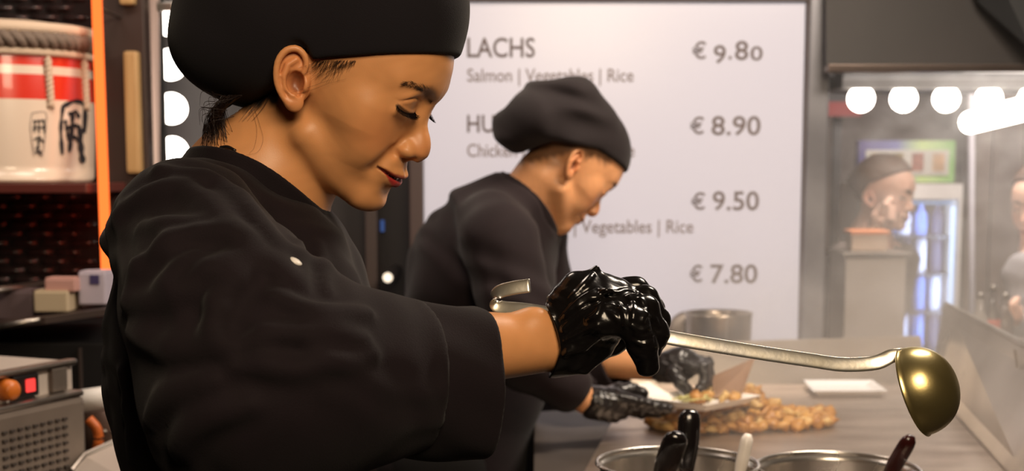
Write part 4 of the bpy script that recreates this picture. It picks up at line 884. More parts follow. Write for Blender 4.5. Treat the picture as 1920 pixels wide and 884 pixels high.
def body_w(P):
    d = hw_.f(P)
    d = smin(d, cone(P, nt_, nb, .047, .050), .014)
    d = smin(d, cone(P, hw_.w(mm(4, 0, -62)), px(522, 402, 1.33), .026, .024), .014)                       # throat
    d = smin(d, chain(P, [px(372, 470, 1.22), nb + Vector((-.02, 0, -.045)), px(530, 500, 1.45)], mm(32, 42, 32)), .03)
    d = smin(d, chain(P, [nb, chest, pel], mm(70, 88, 92)), .04)
    d = smin(d, chain(P, [shR, elR, foreR, wrR], mm(44, 38, 31, 23.5)), .02)
    d = smin(d, ell(P, px(1003, 603, 1.168), mm(13, 12, 11)), .016)                                         # wrist bone
    d = smin(d, chain(P, [shL, elL, wrL], mm(44, 36, 25)), .02)
    d = gate(d, P, px(1130, 605, 1.185), .10, lambda e, Q: smin(e, hand_sdf(Q, handR, -.005), .006)); d = gate(d, P, px(830, 780, 1.39), .10, lambda e, Q: smin(e, hand_sdf(Q, handL, -.0022), .006))
    return d
lo = Vector((-.43, 1.0, .78)); hi = Vector((.16, 1.60, 1.62))
hb_lo = [hw_.O[i] - .0 for i in range(3)]
fl_ = (hw_.O[0] - .105, hw_.O[1] - .115, hw_.O[2] - .135); fh_ = (hw_.O[0] + .135, hw_.O[1] + .10, hw_.O[2] + .075)
def hair_w(q, Q):
    n = .003 * np.sin(q[:, 2] * 330 + q[:, 0] * 200) + .002 * np.sin(q[:, 0] * 500)
    return np.clip((-.020 - q[:, 0] + n) / .012, 0, 1) * np.clip((q[:, 2] + .040 - .55 * (q[:, 0] + .03) + n) / .012, 0, 1) * (vlen(q) < .2) * np.clip((vlen((Q - hw_.ec) @ hw_.E / np.array([1, 1.75, 1], F32)) - .021) / .004, 0, 1)
bodyw = sculpt('body', body_w, lo, hi, .0045, skin_w, woman, fine=(fl_, fh_), hf=.00135, col=lambda V: hw_.tint(V, SK, LIP, hairline=hair_w))
HM = HAIR
for sd in (1, -1): hw_.eyebrow(hw_.f, HM, woman, sd, rw); hw_.lashes(hw_.f, LASH, woman, sd, rw)
# teeth just behind the lips
tm = mat('tooth_enamel', srgb(236, 226, 214), .2); te = []
for k in range(-4, 5):
    y = k * 4.6; te.append((89.0 - abs(k) ** 1.7 * 1.1, y, -53.0))
bm = bmesh.new()
for x_, y_, z_ in te:
    r = bmesh.ops.create_cube(bm, size=1); 
    for v in r['verts']: v.co = hw_.w((v.co.x * .004 + x_ * .001, v.co.y * .0044 + y_ * .001, v.co.z * .006 + z_ * .001))
world_child(link('teeth', bm_mesh(bm), tm), woman)
# cap
def hat_w(P):
    q = hw_.loc(P); Q = q.copy(); Q[:, 1] = np.abs(Q[:, 1])
    d = ell(q, mm(-4, 0, 78), mm(97.5, 83, 96)); d = smin(d, ell(q, mm(-3, 0, 50), mm(97, 80.5, 91)), .01)
    M = frame((1, 0, .35)); p = ell(q, mm(-79, 0, 34), mm(92, 92, 88))
    p = p + .0022 * np.sin(q[:, 1] * 70 + 3 * np.sin(q[:, 2] * 30)) * np.clip(-q[:, 0] * 12, 0, 1)
    d = smin(d, smin(p, ell(q, mm(-115, 0, -10), mm(48, 74, 46)), .03), .03)
    zl = np.where(q[:, 0] > 0, .0225 + .57 * q[:, 0], .0225 + 1.19 * q[:, 0]); cut = (zl - q[:, 2]) * .8
    d = smax(d, cut, .004)
    d = smax(d, -ell((Q - hw_.ec) @ hw_.E, mm(1, 3, 4), mm(16, 31, 11)), .006)
    inner = hw_.skull(q) - .0015
    return smax(d, -inner, .002)
sculpt('cap', hat_w, hw_.O - .26, hw_.O + .22, .0026, HATC, woman)
# cap band seam
# jacket
def torso_w(P):
    d = chain(P, [px(460, 485, 1.335), px(462, 580, 1.34), px(452, 760, 1.35), pel + Vector((.012, 0, 0))], mm(78, 110, 112, 112), .02)
    d = smin(d, ell(P, px(452, 660, 1.33), mm(120, 165, 160)), .05)
    d = smin(d, chain(P, [px(372, 398, 1.25), nb + Vector((-.035, 0, -.040)), px(520, 440, 1.47)], mm(46, 48, 46)), .05)
    d = smin(d, cone(P, pel, pel + Vector((.0, 0, -.12)), .125, .145), .05)
    d = smin(d, chain(P, [px(572, 485, 1.27), px(588, 565, 1.25)], mm(32, 44)), .04)
    return d
ctop_b, ctop_f = px(366, 284, 1.33), px(606, 396, 1.315)
cc_ = (ctop_b + ctop_f) / 2; cxa = (ctop_f - ctop_b).normalized(); rx = (ctop_f - ctop_b).length / 2
upv = Vector(cxa).cross(Vector((0, -1, 0))); upv = upv if upv.z > 0 else -upv
def collar_co(P): q = P - np.array(cc_, F32); return q @ np.array(cxa, F32), q[:, 1], q @ np.array(upv, F32)
def yoke_w(P):
    a, y, t = collar_co(P); fl = 1 + np.clip(-t - .036, 0, .2) * np.where(a > 0, 9.5 - 6.5 * np.clip(a / rx, 0, 1), 9.5); top = .019 * (1 - np.clip(a / rx, -1, 1) ** 2)
    rr = np.sqrt((a / (rx * fl)) ** 2 + (y / (.060 * fl)) ** 2); d = (rr - 1) * .058 * fl
    return smax(smax(d, t + .032 - top, .006), -t - .11, .02) * .8
def sleeve_w(P):
    d = chain(P, [px(354, 446, 1.175), px(424, 590, 1.10), px(520, 705, 1.065)], mm(67, 74, 78), .03)
    d = smin(d, chain(P, [px(480, 720, 1.07), px(620, 712, 1.09), px(760, 705, 1.12)], mm(80, 70, 62), .03), .03)
    d = smin(d, ell(P, px(455, 800, 1.075), mm(62, 50, 70)), .05)
    return d
def sleeveL_w(P): return chain(P, [shL + Vector((-.02, 0, .0)), elL, wrL + (elL - wrL) * .25], mm(66, 60, 50), .02)
def jacket_base(P):
    d = smin(torso_w(P), yoke_w(P), .03); d = smin(d, sleeve_w(P), .022); return smin(d, sleeveL_w(P), .02)
folds = []
for pts, r in (([(300, 322), (390, 340), (455, 392), (510, 465), (545, 530)], 9), ([(222, 405), (286, 365), (363, 368), (448, 450), (490, 495)], 8),
               ([(245, 564), (258, 508), (294, 481), (346, 444), (428, 441), (480, 470), (530, 525)], 8), ([(248, 568), (306, 563), (332, 558), (382, 521), (428, 499), (485, 490), (545, 530)], 9), ([(367, 484), (321, 527), (303, 560)], 7),
               ([(398, 610), (437, 533), (480, 500)], 8), ([(270, 428), (321, 424), (380, 418)], 6), ([(410, 560), (404, 613), (420, 650)], 6), ([(250, 625), (314, 655), (430, 655)], 8), ([(520, 560), (590, 590), (690, 590)], 7), ([(470, 640), (560, 625), (680, 640)], 7),
               ([(440, 690), (560, 690), (700, 670)], 6), ([(286, 785), (321, 740), (400, 715)], 8), ([(330, 850), (380, 790), (470, 760)], 8), ([(232, 700), (246, 780), (250, 860)], 6), ([(480, 420), (530, 470), (600, 500)], 5), ([(596, 462), (606, 505), (614, 548)], 3), ([(560, 460), (566, 505), (570, 545)], 3)):
    q = [p for p in pix_many(jacket_base, spline(pts, 9)) if p is not None]
    if len(q) > 2: folds.append(([Vector(p) for p in q], [r * .00125 * (.45 + .55 * math.sin(math.pi * (i + .4) / (len(q) - .2))) for i in range(len(q))]))
def jacket_w(P):
    d = jacket_base(P)
    for q, r in folds:
        c = sum(q, Vector()) / len(q); d = gate(d, P, c, max((p - c).length for p in q) + .03, lambda e, Q: smin(e, chain(Q, q, r), .011))
    d = d + .0016 * np.sin(P[:, 0] * 95 + P[:, 2] * 60 + 2.5 * np.sin(P[:, 2] * 42 + P[:, 0] * 20)) * np.sin(P[:, 2] * 70 - P[:, 0] * 35 + 2 * np.sin(P[:, 1] * 50))
    a_, y_, t_ = collar_co(P); d = smax(d, -smax((np.sqrt((a_ / (rx - .004)) ** 2 + (y_ / .056) ** 2) - 1) * .055, -t_ - .035, .01), .004)
    # open bottom of the shirt is hidden in the trousers; sleeve end opened
    d = smax(d, -cone(P, px(720, 690, 1.12), px(1000, 670, 1.18), .05, .05), .004)
    cutd = (P - np.array(px(775, 700, 1.12), F32)) @ np.array((px(900, 712, 1.16) - px(760, 700, 1.12)).normalized(), F32)
    return d
def jw(P):
    cutn = np.array((px(900, 700, 1.15) - px(760, 704, 1.12)).normalized(), F32)
    return smax(jacket_w(P), np.where(P[:, 1] < 1.28, (P - np.array(px(790, 704, 1.125), F32)) @ cutn, -1), .003)
sculpt('jacket', jw, (-.48, .93, .72), (.06, 1.72, 1.52), .0042, CLOTH, woman)
# turned-up cuff
ca, cb = px(722, 706, 1.118), px(897, 718, 1.152)
Mc = frame(cb - ca)
def cuff_w(P):
    q = (P - np.array((ca + cb) / 2, F32)) @ Mc; L = (cb - ca).length / 2
    ph = np.arctan2(q[:, 2], q[:, 1]); wob = .0020 * np.sin(3 * ph + 40 * q[:, 0]) + .0012 * np.sin(7 * ph - 60 * q[:, 0] + 1)
    rr = np.sqrt((q[:, 1] / .92) ** 2 + (q[:, 2] / 1.0) ** 2); R_ = .0615 + wob + .0 * q[:, 0]
    d = smax(np.abs(rr - R_) - .0035, np.abs(q[:, 0] + .006 * np.sin(ph)) - L, .004)
    return d * .9
sculpt('cuff', cuff_w, (ca + cb) / 2 - Vector((.07, .085, .08)), (ca + cb) / 2 + Vector((.07, .085, .08)), .0024, CLOTH, woman)
# stand collar
def collar_w(P):
    a, yy, t = collar_co(P); fl = 1 + np.clip(-t, 0, .05) * 2.2
    rr = np.sqrt((a / (rx * fl)) ** 2 + (yy / (.060 * fl)) ** 2); wv = .0010 * np.sin(a * 80 + t * 50); top = .019 * (1 - np.clip(a / rx, -1, 1) ** 2)
    d = np.abs((rr - 1) * .058 + wv) - .0026
    return smax(smax(d, t - .002 - top, .003), -t - .040 - a * .10 + top * .8, .003) * .85
sculpt('collar', collar_w, cc_ - Vector((.10, .09, .09)), cc_ + Vector((.10, .09, .07)), .0022, CLOTH, woman)
# white press stud on the jacket front
bp_ = pix_on(jacket_base, 559, 506)
if bp_: b_, n_ = snap(jw, bp_); world_child(link('press_stud', lathe_me([(0, 0), (.0052, 0), (.005, .0016), (.003, .0024), (0, .0026)], 20), WHITEPL, loc=b_ - n_ * .0003, rot=n_.to_track_quat('Z', 'Y').to_euler(), smooth=True), woman)
# gloves
gfold = []
def glove_w(P):
    d = hand_sdf(P, handR, .0006)
    fl = cone(P, px(1098, 600, 1.185), px(1052, 640, 1.185), .034, .030)                    # loose wrist part
    fl = smin(fl, chain(P, [px(1080, 575, 1.18), px(1098, 540, 1.18), px(1118, 505, 1.182)], mm(20, 10, 1.6)), .008)
    fl = smin(fl, chain(P, [px(1142, 562, 1.18), px(1126, 536, 1.182), px(1118, 505, 1.182)], mm(13, 7, 1.6)), .005)
    fl = smin(fl, chain(P, [px(1045, 585, 1.18), px(1085, 540, 1.18)], mm(6, 12)), .012)
    fl = smin(fl, chain(P, [px(1085, 650, 1.175), px(1098, 692, 1.172), px(1128, 655, 1.176)], mm(14, 4, 6)), .014)
    d = smin(d, fl, .009)
    for q_ in ([(1062, 590), (1100, 560), (1145, 545)], [(1062, 615), (1105, 590), (1140, 575)], [(1075, 640), (1110, 615)], [(1060, 665), (1090, 640), (1125, 625)]):
        p_ = [px(u, v, 1.152) for u, v in q_]; d = smin(d, chain(P, p_, [.0018] * len(p_)), .006)
    d = d + .0006 * np.sin(P[:, 0] * 260 + P[:, 2] * 170 + 2 * np.sin(P[:, 2] * 150)) * np.sin(P[:, 2] * 220 - P[:, 0] * 100)
    for q, r in gfold: d = gate(d, P, sum(q, Vector()) / len(q), max((q[0] - q[-1]).length, .02), lambda e, Q: smin(e, chain(Q, q, r), .0035))
    xc = px(1048, 640, 1.18).x - 5.5 * (P[:, 2] - px(1048, 645, 1.18).z) ** 2 - .15 * np.abs(P[:, 2] - px(1048, 645, 1.18).z)
    return smax(smin(d, arm_w(P) - .0034, .005), (xc - P[:, 0]) * .9, .0015)
for pts, r in (([(1052, 600), (1085, 565), (1122, 545), (1150, 548)], 2.6), ([(1056, 618), (1090, 590), (1120, 575), (1148, 572)], 2.4), ([(1070, 560), (1095, 535), (1112, 515)], 2.2), ([(1060, 640), (1095, 622), (1120, 612)], 2.4), ([(1064, 662), (1092, 655), (1118, 636)], 2.2), ([(1100, 600), (1118, 590), (1128, 568)], 2.0), ([(1085, 575), (1110, 560), (1130, 558)], 1.8),
               ([(1160, 570), (1170, 590), (1172, 612)], 2.0), ([(1178, 556), (1188, 575), (1186, 598)], 2.0), ([(1200, 560), (1210, 580), (1205, 604)], 2.0), ([(1185, 612), (1200, 620), (1216, 616)], 1.8), ([(1190, 640), (1204, 646), (1222, 640)], 1.6), ([(1192, 628), (1206, 632), (1222, 628)], 1.4), ([(1214, 590), (1226, 598), (1234, 612)], 1.6), ([(1155, 550), (1175, 545), (1200, 552)], 1.6), ([(1140, 585), (1152, 592), (1160, 604)], 1.8)):
    q = [Vector(p) for p in pix_many(glove_w, spline(pts, 6)) if p is not None]
    if len(q) > 2: gfold.append((q, [r * .001 * (.4 + .6 * math.sin(math.pi * (i + .4) / (len(q) - .2))) for i in range(len(q))]))
sculpt('glove', glove_w, px(1128, 600, 1.18) - Vector((.060, .075, .062)), px(1128, 600, 1.18) + Vector((.066, .075, .062)), .0013, GLOVE, woman)
sculpt('glove', lambda P: smin(hand_sdf(P, handL, .0006), cone(P, wrL, wrL.lerp(elL, .2), .029, .032), .01), wrL - Vector((.09, .1, .09)), wrL + Vector((.13, .1, .09)), .003, GLOVE, woman)
# trousers and shoes
def legs(P, pel, yl, yr, z0=.05):
    d = None
    for yy in (yl, yr):
        e = chain(P, [(pel[0], pel[1] + yy * .8, pel[2] - .02), (pel[0] + .02, pel[1] + yy, .48), (pel[0] - .01, pel[1] + yy, z0)], mm(95, 75, 62)); d = e if d is None else smin(d, e, .03)
    return smin(d, ell(P, (pel[0], pel[1], pel[2]), mm(115, 150, 90)), .05)
def shoe(P, c): d = smin(ell(P, (c[0] + .07, c[1], .03), mm(130, 46, 34)), cone(P, (c[0], c[1], .05), (c[0], c[1], .09), .045, .05), .03); return smax(d, .001 - P[:, 2], .004)
sculpt('trousers', lambda P: legs(P, pel, .1, -.1), pel + Vector((-.22, -.32, -.85)), pel + Vector((.22, .32, .1)), .012, TROU, woman)
for yy in (.1, -.1): c_ = (pel.x - .01, pel.y + yy); sculpt('shoe', lambda P: shoe(P, c_), (c_[0] - .1, c_[1] - .07, 0 - .01), (c_[0] + .23, c_[1] + .07, .16), .008, SHOE, woman)
# hair: nape hair below the cap, wisps and baby hairs
L = []
for i in range(260):                                             # short tied hair hanging from the cap to the collar
    a, b = rw.random(), rw.random(); s0 = Vector((px(455 - 40 * a, 178 + 8 * b, 1.27 + .07 * b))); e0 = px(378 + 70 * a * rw.uniform(.6, 1.1), 262 + 14 * rw.random(), 1.28 + .06 * b)
    m0 = s0.lerp(e0, .5) + Vector((-.012 + .010 * rw.random(), rw.uniform(-.008, .008), .006)); L.append([Vector(p) for p in spline([s0, m0, e0, e0 + Vector((-.006 + .012 * rw.random(), 0, -.008))], 10)])
for i in range(16):
    s0 = px(440 - 50 * rw.random(), 182 + 40 * rw.random(), 1.27); e0 = px(372 + 40 * rw.random(), 190 + 80 * rw.random(), 1.25); m0 = s0.lerp(e0, .5) + Vector((-.008, 0, rw.uniform(0, .014))); L.append([Vector(p) for p in spline([s0, m0, e0], 10)])
world_child(link('nape_hair', strands_me(L, .00032, .00012), HM), woman)
L = []
for k, pts in enumerate(([(478, 205), (488, 235), (494, 262), (484, 285), (462, 291)], [(470, 200), (482, 240), (478, 275), (468, 288)], [(506, 172), (560, 176), (620, 156), (650, 148)], [(620, 150), (580, 164), (540, 176)])):
    P_ = [p + Vector((0, -.0022, 0)) if p is not None else px(u, v, 1.215) for p, (u, v) in zip(pix_many(body_w, pts), pts)]
    L.append([Vector(p) for p in spline(P_, 20)])
q = []
for i in range(120):                                              # baby hairs at the temple
    t = rw.random(); u0 = 592 + 76 * t; dx, dy = rw.uniform(-34, 4) - 6 * t, 6 + 34 * math.sin(math.pi * (t * .9 + .08)) * rw.random(); q += [(u0, 113 + 2 * rw.random()), (u0 + dx * .4, 117 + dy * .6), (u0 + dx, 118 + dy)]
for i in range(90):                                               # behind the ear
    u0 = 500 + rw.uniform(-34, 10); v0 = 130 + rw.uniform(0, 50); q += [(u0, v0), (u0 - 14, v0 + 26), (u0 - 34, v0 + 50)]
q = pix_many(body_w, q); o_ = Vector((0, -.0013, 0))
for a, b, c in zip(q[::3], q[1::3], q[2::3]):
    if None not in (a, b, c): L.append([a + o_, b + o_ * 1.4, c + o_])
world_child(link('loose_hair', strands_me(L, .00012, .00006), HM), woman)
# thin dark necklace at the nape
L = [pix_on(body_w, u, v) for u, v in ((414, 277), (428, 276), (442, 283))]
L = [p + Vector((0, -.002, 0)) for p in L if p is not None]
if len(L) > 1: world_child(link('necklace', tube_me([Vector(q) for q in spline(L, 10)], .0016, 8), BLACKPL, smooth=True), woman)
def world_child2(a, b): return world_child(b, a)
# ------------------------------------------------------------------ ladle in her hand
ld_ = thing('ladle', px(1717, 735, 1.215), 'long greasy steel ladle with hooked handle held in the woman\'s gloved hand', 'ladle')
hp = [(994, 536, 1.236), (960, 541, 1.238), (934, 549, 1.24), (927, 563, 1.24), (938, 577, 1.238), (985, 582, 1.232), (1060, 594, 1.222), (1150, 611, 1.2), (1240, 631, 1.198), (1400, 658, 1.205), (1520, 676, 1.21), (1580, 684, 1.212), (1640, 681, 1.214), (1672, 668, 1.214), (1692, 664, 1.214)]
hs_ = [Vector(p) for p in spline([px(*p) for p in hp], 90)]
n_ = len(hs_); fl = [5.6 if i < n_ * .85 else 5.6 - 2.8 * (i - n_ * .85) / (n_ * .15) for i in range(n_)]
world_child2(ld_, link('handle', tube_me(hs_, [.0012] * int(n_ * .85) + [.0012 + .0006 * (i / (n_ * .15)) for i in range(n_ - int(n_ * .85))], 16, fl, up=(0, .45, 1)), mat('ladle_handle_steel', srgb(214, 212, 208), .30, .90, noise=(srgb(190, 184, 168), 40), rough_var=.1, bump=.05, bump_scale=150), smooth=True))
rn = Vector((-.82, .44, -.36)).normalized(); Rb = .0400; pr = []
for t in np.linspace(0, math.pi / 2, 18): pr.append((Rb * math.sin(t) ** .9, -Rb * .92 * math.cos(t)))
pr[0] = (0, pr[0][1]); pr += [(Rb * 1.03, .001), (Rb * 1.0, .002)]
for t in np.linspace(math.pi / 2, 0, 14): pr.append(((Rb - .0018) * math.sin(t) ** .9, -(Rb * .92 - .0018) * math.cos(t)))
pr[-1] = (0, pr[-1][1])
bo = link('bowl', lathe_me(pr, 64), BRASS, smooth=True); bo.rotation_euler = rn.to_track_quat('Z', 'Y').to_euler(); bo.parent = ld_
# ------------------------------------------------------------------ the man at the griddle
rm_ = random.Random(5)
SKM = srgb(214, 154, 108); LIPM = srgb(160, 84, 66)
Rm = rot_head(math.radians(20), math.radians(44), 0)
Om = PY(1085, 315, 2.53) - Rm @ Vector(mm(0, -71, 0))
hm = Head(Rm, Om, nose=.6, smile=-.2, jaw=1.12, lips=.85, open_=.15)
man = thing('person', (.02, 2.66, 0), 'man in black chef jacket and puffy cap bending over the griddle with a paper plate', 'person')
nbM, ntM = px(984, 384, 2.60), hm.w(mm(-18, 0, -38))
shM, elM, wrM = px(925, 430, 2.45), px(975, 668, 2.40), px(1108, 757, 2.45)
shM2, elM2, wrM2 = px(1000, 440, 2.80), px(1040, 655, 2.76), px(1245, 690, 2.63)
pelM = px(838, 830, 2.70)
handN = {'palm': [(wrM, .024), (px(1150, 760, 2.46), .028), (px(1178, 758, 2.47), .022)],
         'fingers': [([px(1165, 748 + 6 * k, 2.44 + .022 * k), px(1203, 756 + 6 * k, 2.44 + .022 * k), px(1232, 764 + 3 * k, 2.445 + .022 * k), px(1254 - 4 * k, 766 + 2 * k, 2.45 + .022 * k)], mm(11, 10, 9.5, 8)) for k in range(4)] + [([px(1135, 748, 2.47), px(1160, 732, 2.47), px(1185, 730, 2.475), px(1206, 738, 2.48)], mm(13, 12, 10.5, 9))]}
handF = {'palm': [(wrM2, .026), (px(1278, 680, 2.62), .028), (px(1300, 684, 2.62), .020)],
         'fingers': [([px(1290 + 4 * k, 688 - 4 * k, 2.59 + .022 * k), px(1318 + 3 * k, 690 - 3 * k, 2.58 + .022 * k), px(1322 + 3 * k, 716, 2.57 + .022 * k), px(1306 + 4 * k, 738, 2.56 + .022 * k)], mm(11, 10.5, 9.5, 8)) for k in range(4)] + [([px(1262, 700, 2.58), px(1276, 718, 2.565), px(1288, 732, 2.56), px(1298, 742, 2.56)], mm(13, 12, 10, 8.5))]}
def body_m(P):
    d = hm.f(P)
    d = smin(d, cone(P, ntM, nbM, .053, .056), .016)
    d = smin(d, cone(P, hm.w(mm(0, 0, -62)), px(995, 400, 2.61), .030, .032), .014)
    d = smin(d, chain(P, [shM + Vector((.01, 0, -.03)), nbM + Vector((-.02, 0, -.06)), shM2 + Vector((0, 0, -.03))], mm(36, 44, 36)), .03); d = smin(d, chain(P, [nbM + Vector((-.01, 0, -.06)), px(900, 560, 2.65), pelM], mm(60, 95, 100)), .04)
    d = smin(d, chain(P, [shM, elM, wrM], mm(46, 40, 24)), .02); d = smin(d, chain(P, [shM2, elM2, px(1150, 682, 2.68), wrM2], mm(46, 40, 30, 25)), .02)
    d = gate(d, P, px(1190, 755, 2.46), .12, lambda e, Q: smin(e, hand_sdf(Q, handN, -.002), .006)); return gate(d, P, px(1290, 705, 2.60), .12, lambda e, Q: smin(e, hand_sdf(Q, handF, -.002), .006))
def hair_m(q, Q):
    n = .003 * np.sin(q[:, 2] * 400 + q[:, 0] * 300)
    w = np.clip((q[:, 2] - np.where(q[:, 0] > .004, .026 + .2 * q[:, 0], np.where(q[:, 0] > -.02, .016, .014 + 1.6 * (q[:, 0] + .02))) + n) / .016, 0, 1) * np.clip((.046 - q[:, 0]) / .012, 0, 1)
    return .72 * w * (vlen(q) < .2) * np.clip((vlen((Q - hm.ec) @ hm.E / np.array([1, 1.75, 1], F32)) - .019) / .004, 0, 1)
skin_m = skin_mat('man_skin')
flo = (hm.O[0] - .11, hm.O[1] - .11, hm.O[2] - .15); fhi = (hm.O[0] + .14, hm.O[1] + .12, hm.O[2] + .07)
sculpt('body', body_m, (-.18, 2.30, .76), (.42, 2.92, 1.60), .006, skin_m, man, fine=(flo, fhi), hf=.0021, col=lambda V: hm.tint(V, SKM, LIPM, brow=.7, hairline=hair_m, hair=srgb(56, 39, 31)))
for sd in (1, -1): hm.eyebrow(hm.f, HAIR, man, sd, rm_, 160)
def hat_m(P):
    q = hm.loc(P); Q = q.copy(); Q[:, 1] = np.abs(Q[:, 1])
    d = smin(ell(q, mm(-4, 0, 60), mm(99, 82, 80)), ell(q, mm(-3, 0, 50), mm(99, 80, 86)), .01)
    M = frame((1, 0, .12)); p = smin(ell(q, mm(-62, 0, 48), mm(90, 95, 91)), ell(q, mm(-120, 0, -2), mm(48, 74, 43)), .03)
    fo = .0060 * np.sin(q[:, 2] * 62 + q[:, 0] * 38 + 2.2 * np.sin(q[:, 0] * 26 + q[:, 1] * 20)) + .0042 * np.sin(q[:, 0] * 70 - q[:, 2] * 50 + 2 * np.sin(q[:, 2] * 40))
    d = smin(d, p + fo * np.clip((.06 - q[:, 0]) * 14, 0, 1), .03)
    zl = np.where(q[:, 0] > 0, .046 + .30 * q[:, 0], np.where(q[:, 0] > -.068, .046 + .66 * q[:, 0], .0011 + 3.0 * (q[:, 0] + .068))); d = smax(d, (zl - q[:, 2]) * np.where(q[:, 0] > -.068, .82, .32), .008)
    d = smax(d, -ell((Q - hm.ec) @ hm.E, mm(1, 3, 4), mm(16, 30, 11)), .006)
    return smax(d, .001 - hm.skull(q), .002)
CLOTHM = mat('black_jacket_cloth', srgb(30, 20, 23), .85, spec=.22, bump=.2, bump_scale=700, sheen=.06, noise=(srgb(25, 16, 19), 20)); CAPM = mat('charcoal_cap_cloth', srgb(28, 21, 23), .85, spec=.25, sheen=.08, bump=.2, bump_scale=900)
sculpt('cap', hat_m, hm.O - .25, hm.O + .22, .0042, CAPM, man)
cb_, cf_ = px(944, 324, 2.60), px(1046, 436, 2.60); cm_ = (cb_ + cf_) / 2; cx_ = (cf_ - cb_).normalized(); up_ = cx_.cross(Vector((0, -1, 0))); up_ = up_ if up_.z > 0 else -up_; rxm = (cf_ - cb_).length / 2
def colm(P): q = P - np.array(cm_, F32); a = q @ np.array(cx_, F32); return a, q[:, 1], q @ np.array(up_, F32), .016 * (1 - np.clip(a / rxm, -1, 1) ** 2)
def yoke_m(P):
    a, y, t, top = colm(P); fl = 1 + np.clip(-t - .016, 0, .2) * 7.0; rr = np.sqrt((a / (rxm * fl)) ** 2 + (y / (.066 * fl)) ** 2)
    return smax(smax((rr - 1) * .064 * fl, t + .016 - top, .006), -t - .10, .02) * .8
def jm_base(P):
    d = chain(P, [px(965, 412, 2.62), px(908, 500, 2.65), px(880, 640, 2.68), pelM], mm(86, 128, 138, 148), .03)
    d = smin(d, chain(P, [px(925, 420, 2.50), px(955, 425, 2.62), px(1000, 430, 2.78)], mm(58, 54, 58)), .05)
    d = smin(d, ell(P, px(900, 530, 2.65), mm(125, 185, 150)), .05); d = smin(d, yoke_m(P), .03)
    d = smin(d, chain(P, [px(935, 452, 2.45), px(968, 570, 2.41), px(985, 665, 2.41), px(1062, 722, 2.42)], mm(72, 64, 58, 46), .02), .025)
    d = smin(d, chain(P, [px(1000, 460, 2.79), px(1030, 645, 2.76), px(1128, 690, 2.70)], mm(70, 62, 50), .02), .025)
    d = smin(d, ell(P, px(1100, 722, 2.67), mm(40, 48, 38)), .03)
    return d
def jm(P):
    d = jm_base(P)
    d = d + .0035 * np.sin(P[:, 0] * 48 + P[:, 2] * 36 + 2.5 * np.sin(P[:, 2] * 26 + P[:, 0] * 12)) * np.sin(P[:, 2] * 40 - P[:, 0] * 22 + 2 * np.sin(P[:, 1] * 24))
    a_, y_, t_, _q = colm(P); d = smax(d, -smax((np.sqrt((a_ / (rxm - .005)) ** 2 + (y_ / .061) ** 2) - 1) * .06, -t_ - .035, .01), .004)
    nf = np.array((wrM2 - elM2).normalized(), F32); d = np.where(P[:, 1] > 2.56, smax(d, np.where(P[:, 0] > .09, (P - np.array(px(1150, 685, 2.68), F32)) @ nf, -1), .004), d)
    nn = np.array((wrM - elM).normalized(), F32); d = np.where(P[:, 1] <= 2.56, smax(d, np.where((P[:, 0] > .03) & (P[:, 2] < 1.12), (P - np.array(px(1082, 738, 2.44), F32)) @ nn, -1), .004), d)
    d = smax(d, -cone(P, px(1120, 688, 2.69), px(1200, 688, 2.65), .034, .034), .004); return smax(d, -cone(P, px(1060, 728, 2.43), px(1130, 762, 2.45), .032, .032), .004)
sculpt('jacket', jm, (-.32, 2.26, .72), (.26, 2.98, 1.50), .0065, CLOTHM, man)
# stand collar of the man
def collar_m(P):
    a, y, t, top = colm(P); fl = 1 + np.clip(-t, 0, .05) * 2.0; rr = np.sqrt((a / (rxm * fl)) ** 2 + (y / (.066 * fl)) ** 2); d = np.abs((rr - 1) * .062) - .003
    return smax(smax(d, t - .002 - top, .003), -t - .038 + top, .003) * .85
sculpt('collar', collar_m, cm_ - Vector((.12, .11, .12)), cm_ + Vector((.12, .11, .1)), .0035, CLOTHM, man)
def cuff2(P):
    a, b = px(1090, 706, 2.70), px(1150, 680, 2.67); M = frame(b - a); q = (P - np.array((a + b) / 2, F32)) @ M; rr = np.sqrt(q[:, 1] ** 2 + (q[:, 2] / 1.1) ** 2); ph = np.arctan2(q[:, 2], q[:, 1])
    return smax(np.abs(rr - .053 - .002 * np.sin(3 * ph + 50 * q[:, 0])) - .0035, np.abs(q[:, 0]) - (b - a).length / 2, .004) * .9
sculpt('cuff', cuff2, px(1120, 693, 2.685) - Vector((.09, .09, .09)), px(1120, 693, 2.685) + Vector((.09, .09, .09)), .0035, CLOTHM, man)
def crinkle(P): return .0012 * np.sin(P[:, 0] * 260 + P[:, 2] * 170 + 2 * np.sin(P[:, 2] * 150)) * np.sin(P[:, 2] * 240 - P[:, 0] * 120)
GLOVEM = mat('dark_nitrile', srgb(30, 26, 26), .28, bump=.2, bump_scale=120)
sculpt('glove', lambda P: smin(hand_sdf(P, handN, .001), cone(P, px(1118, 756, 2.45), px(1140, 758, 2.46), .031, .031), .01) + crinkle(P), px(1185, 755, 2.47) - Vector((.09, .09, .06)), px(1185, 755, 2.47) + Vector((.09, .09, .06)), .0025, GLOVEM, man)
sculpt('glove', lambda P: smin(hand_sdf(P, handF, .001), cone(P, px(1243, 690, 2.63), px(1270, 688, 2.62), .029, .033), .01) + crinkle(P), px(1290, 702, 2.60) - Vector((.09, .1, .07)), px(1290, 702, 2.60) + Vector((.09, .1, .07)), .0025, GLOVEM, man)
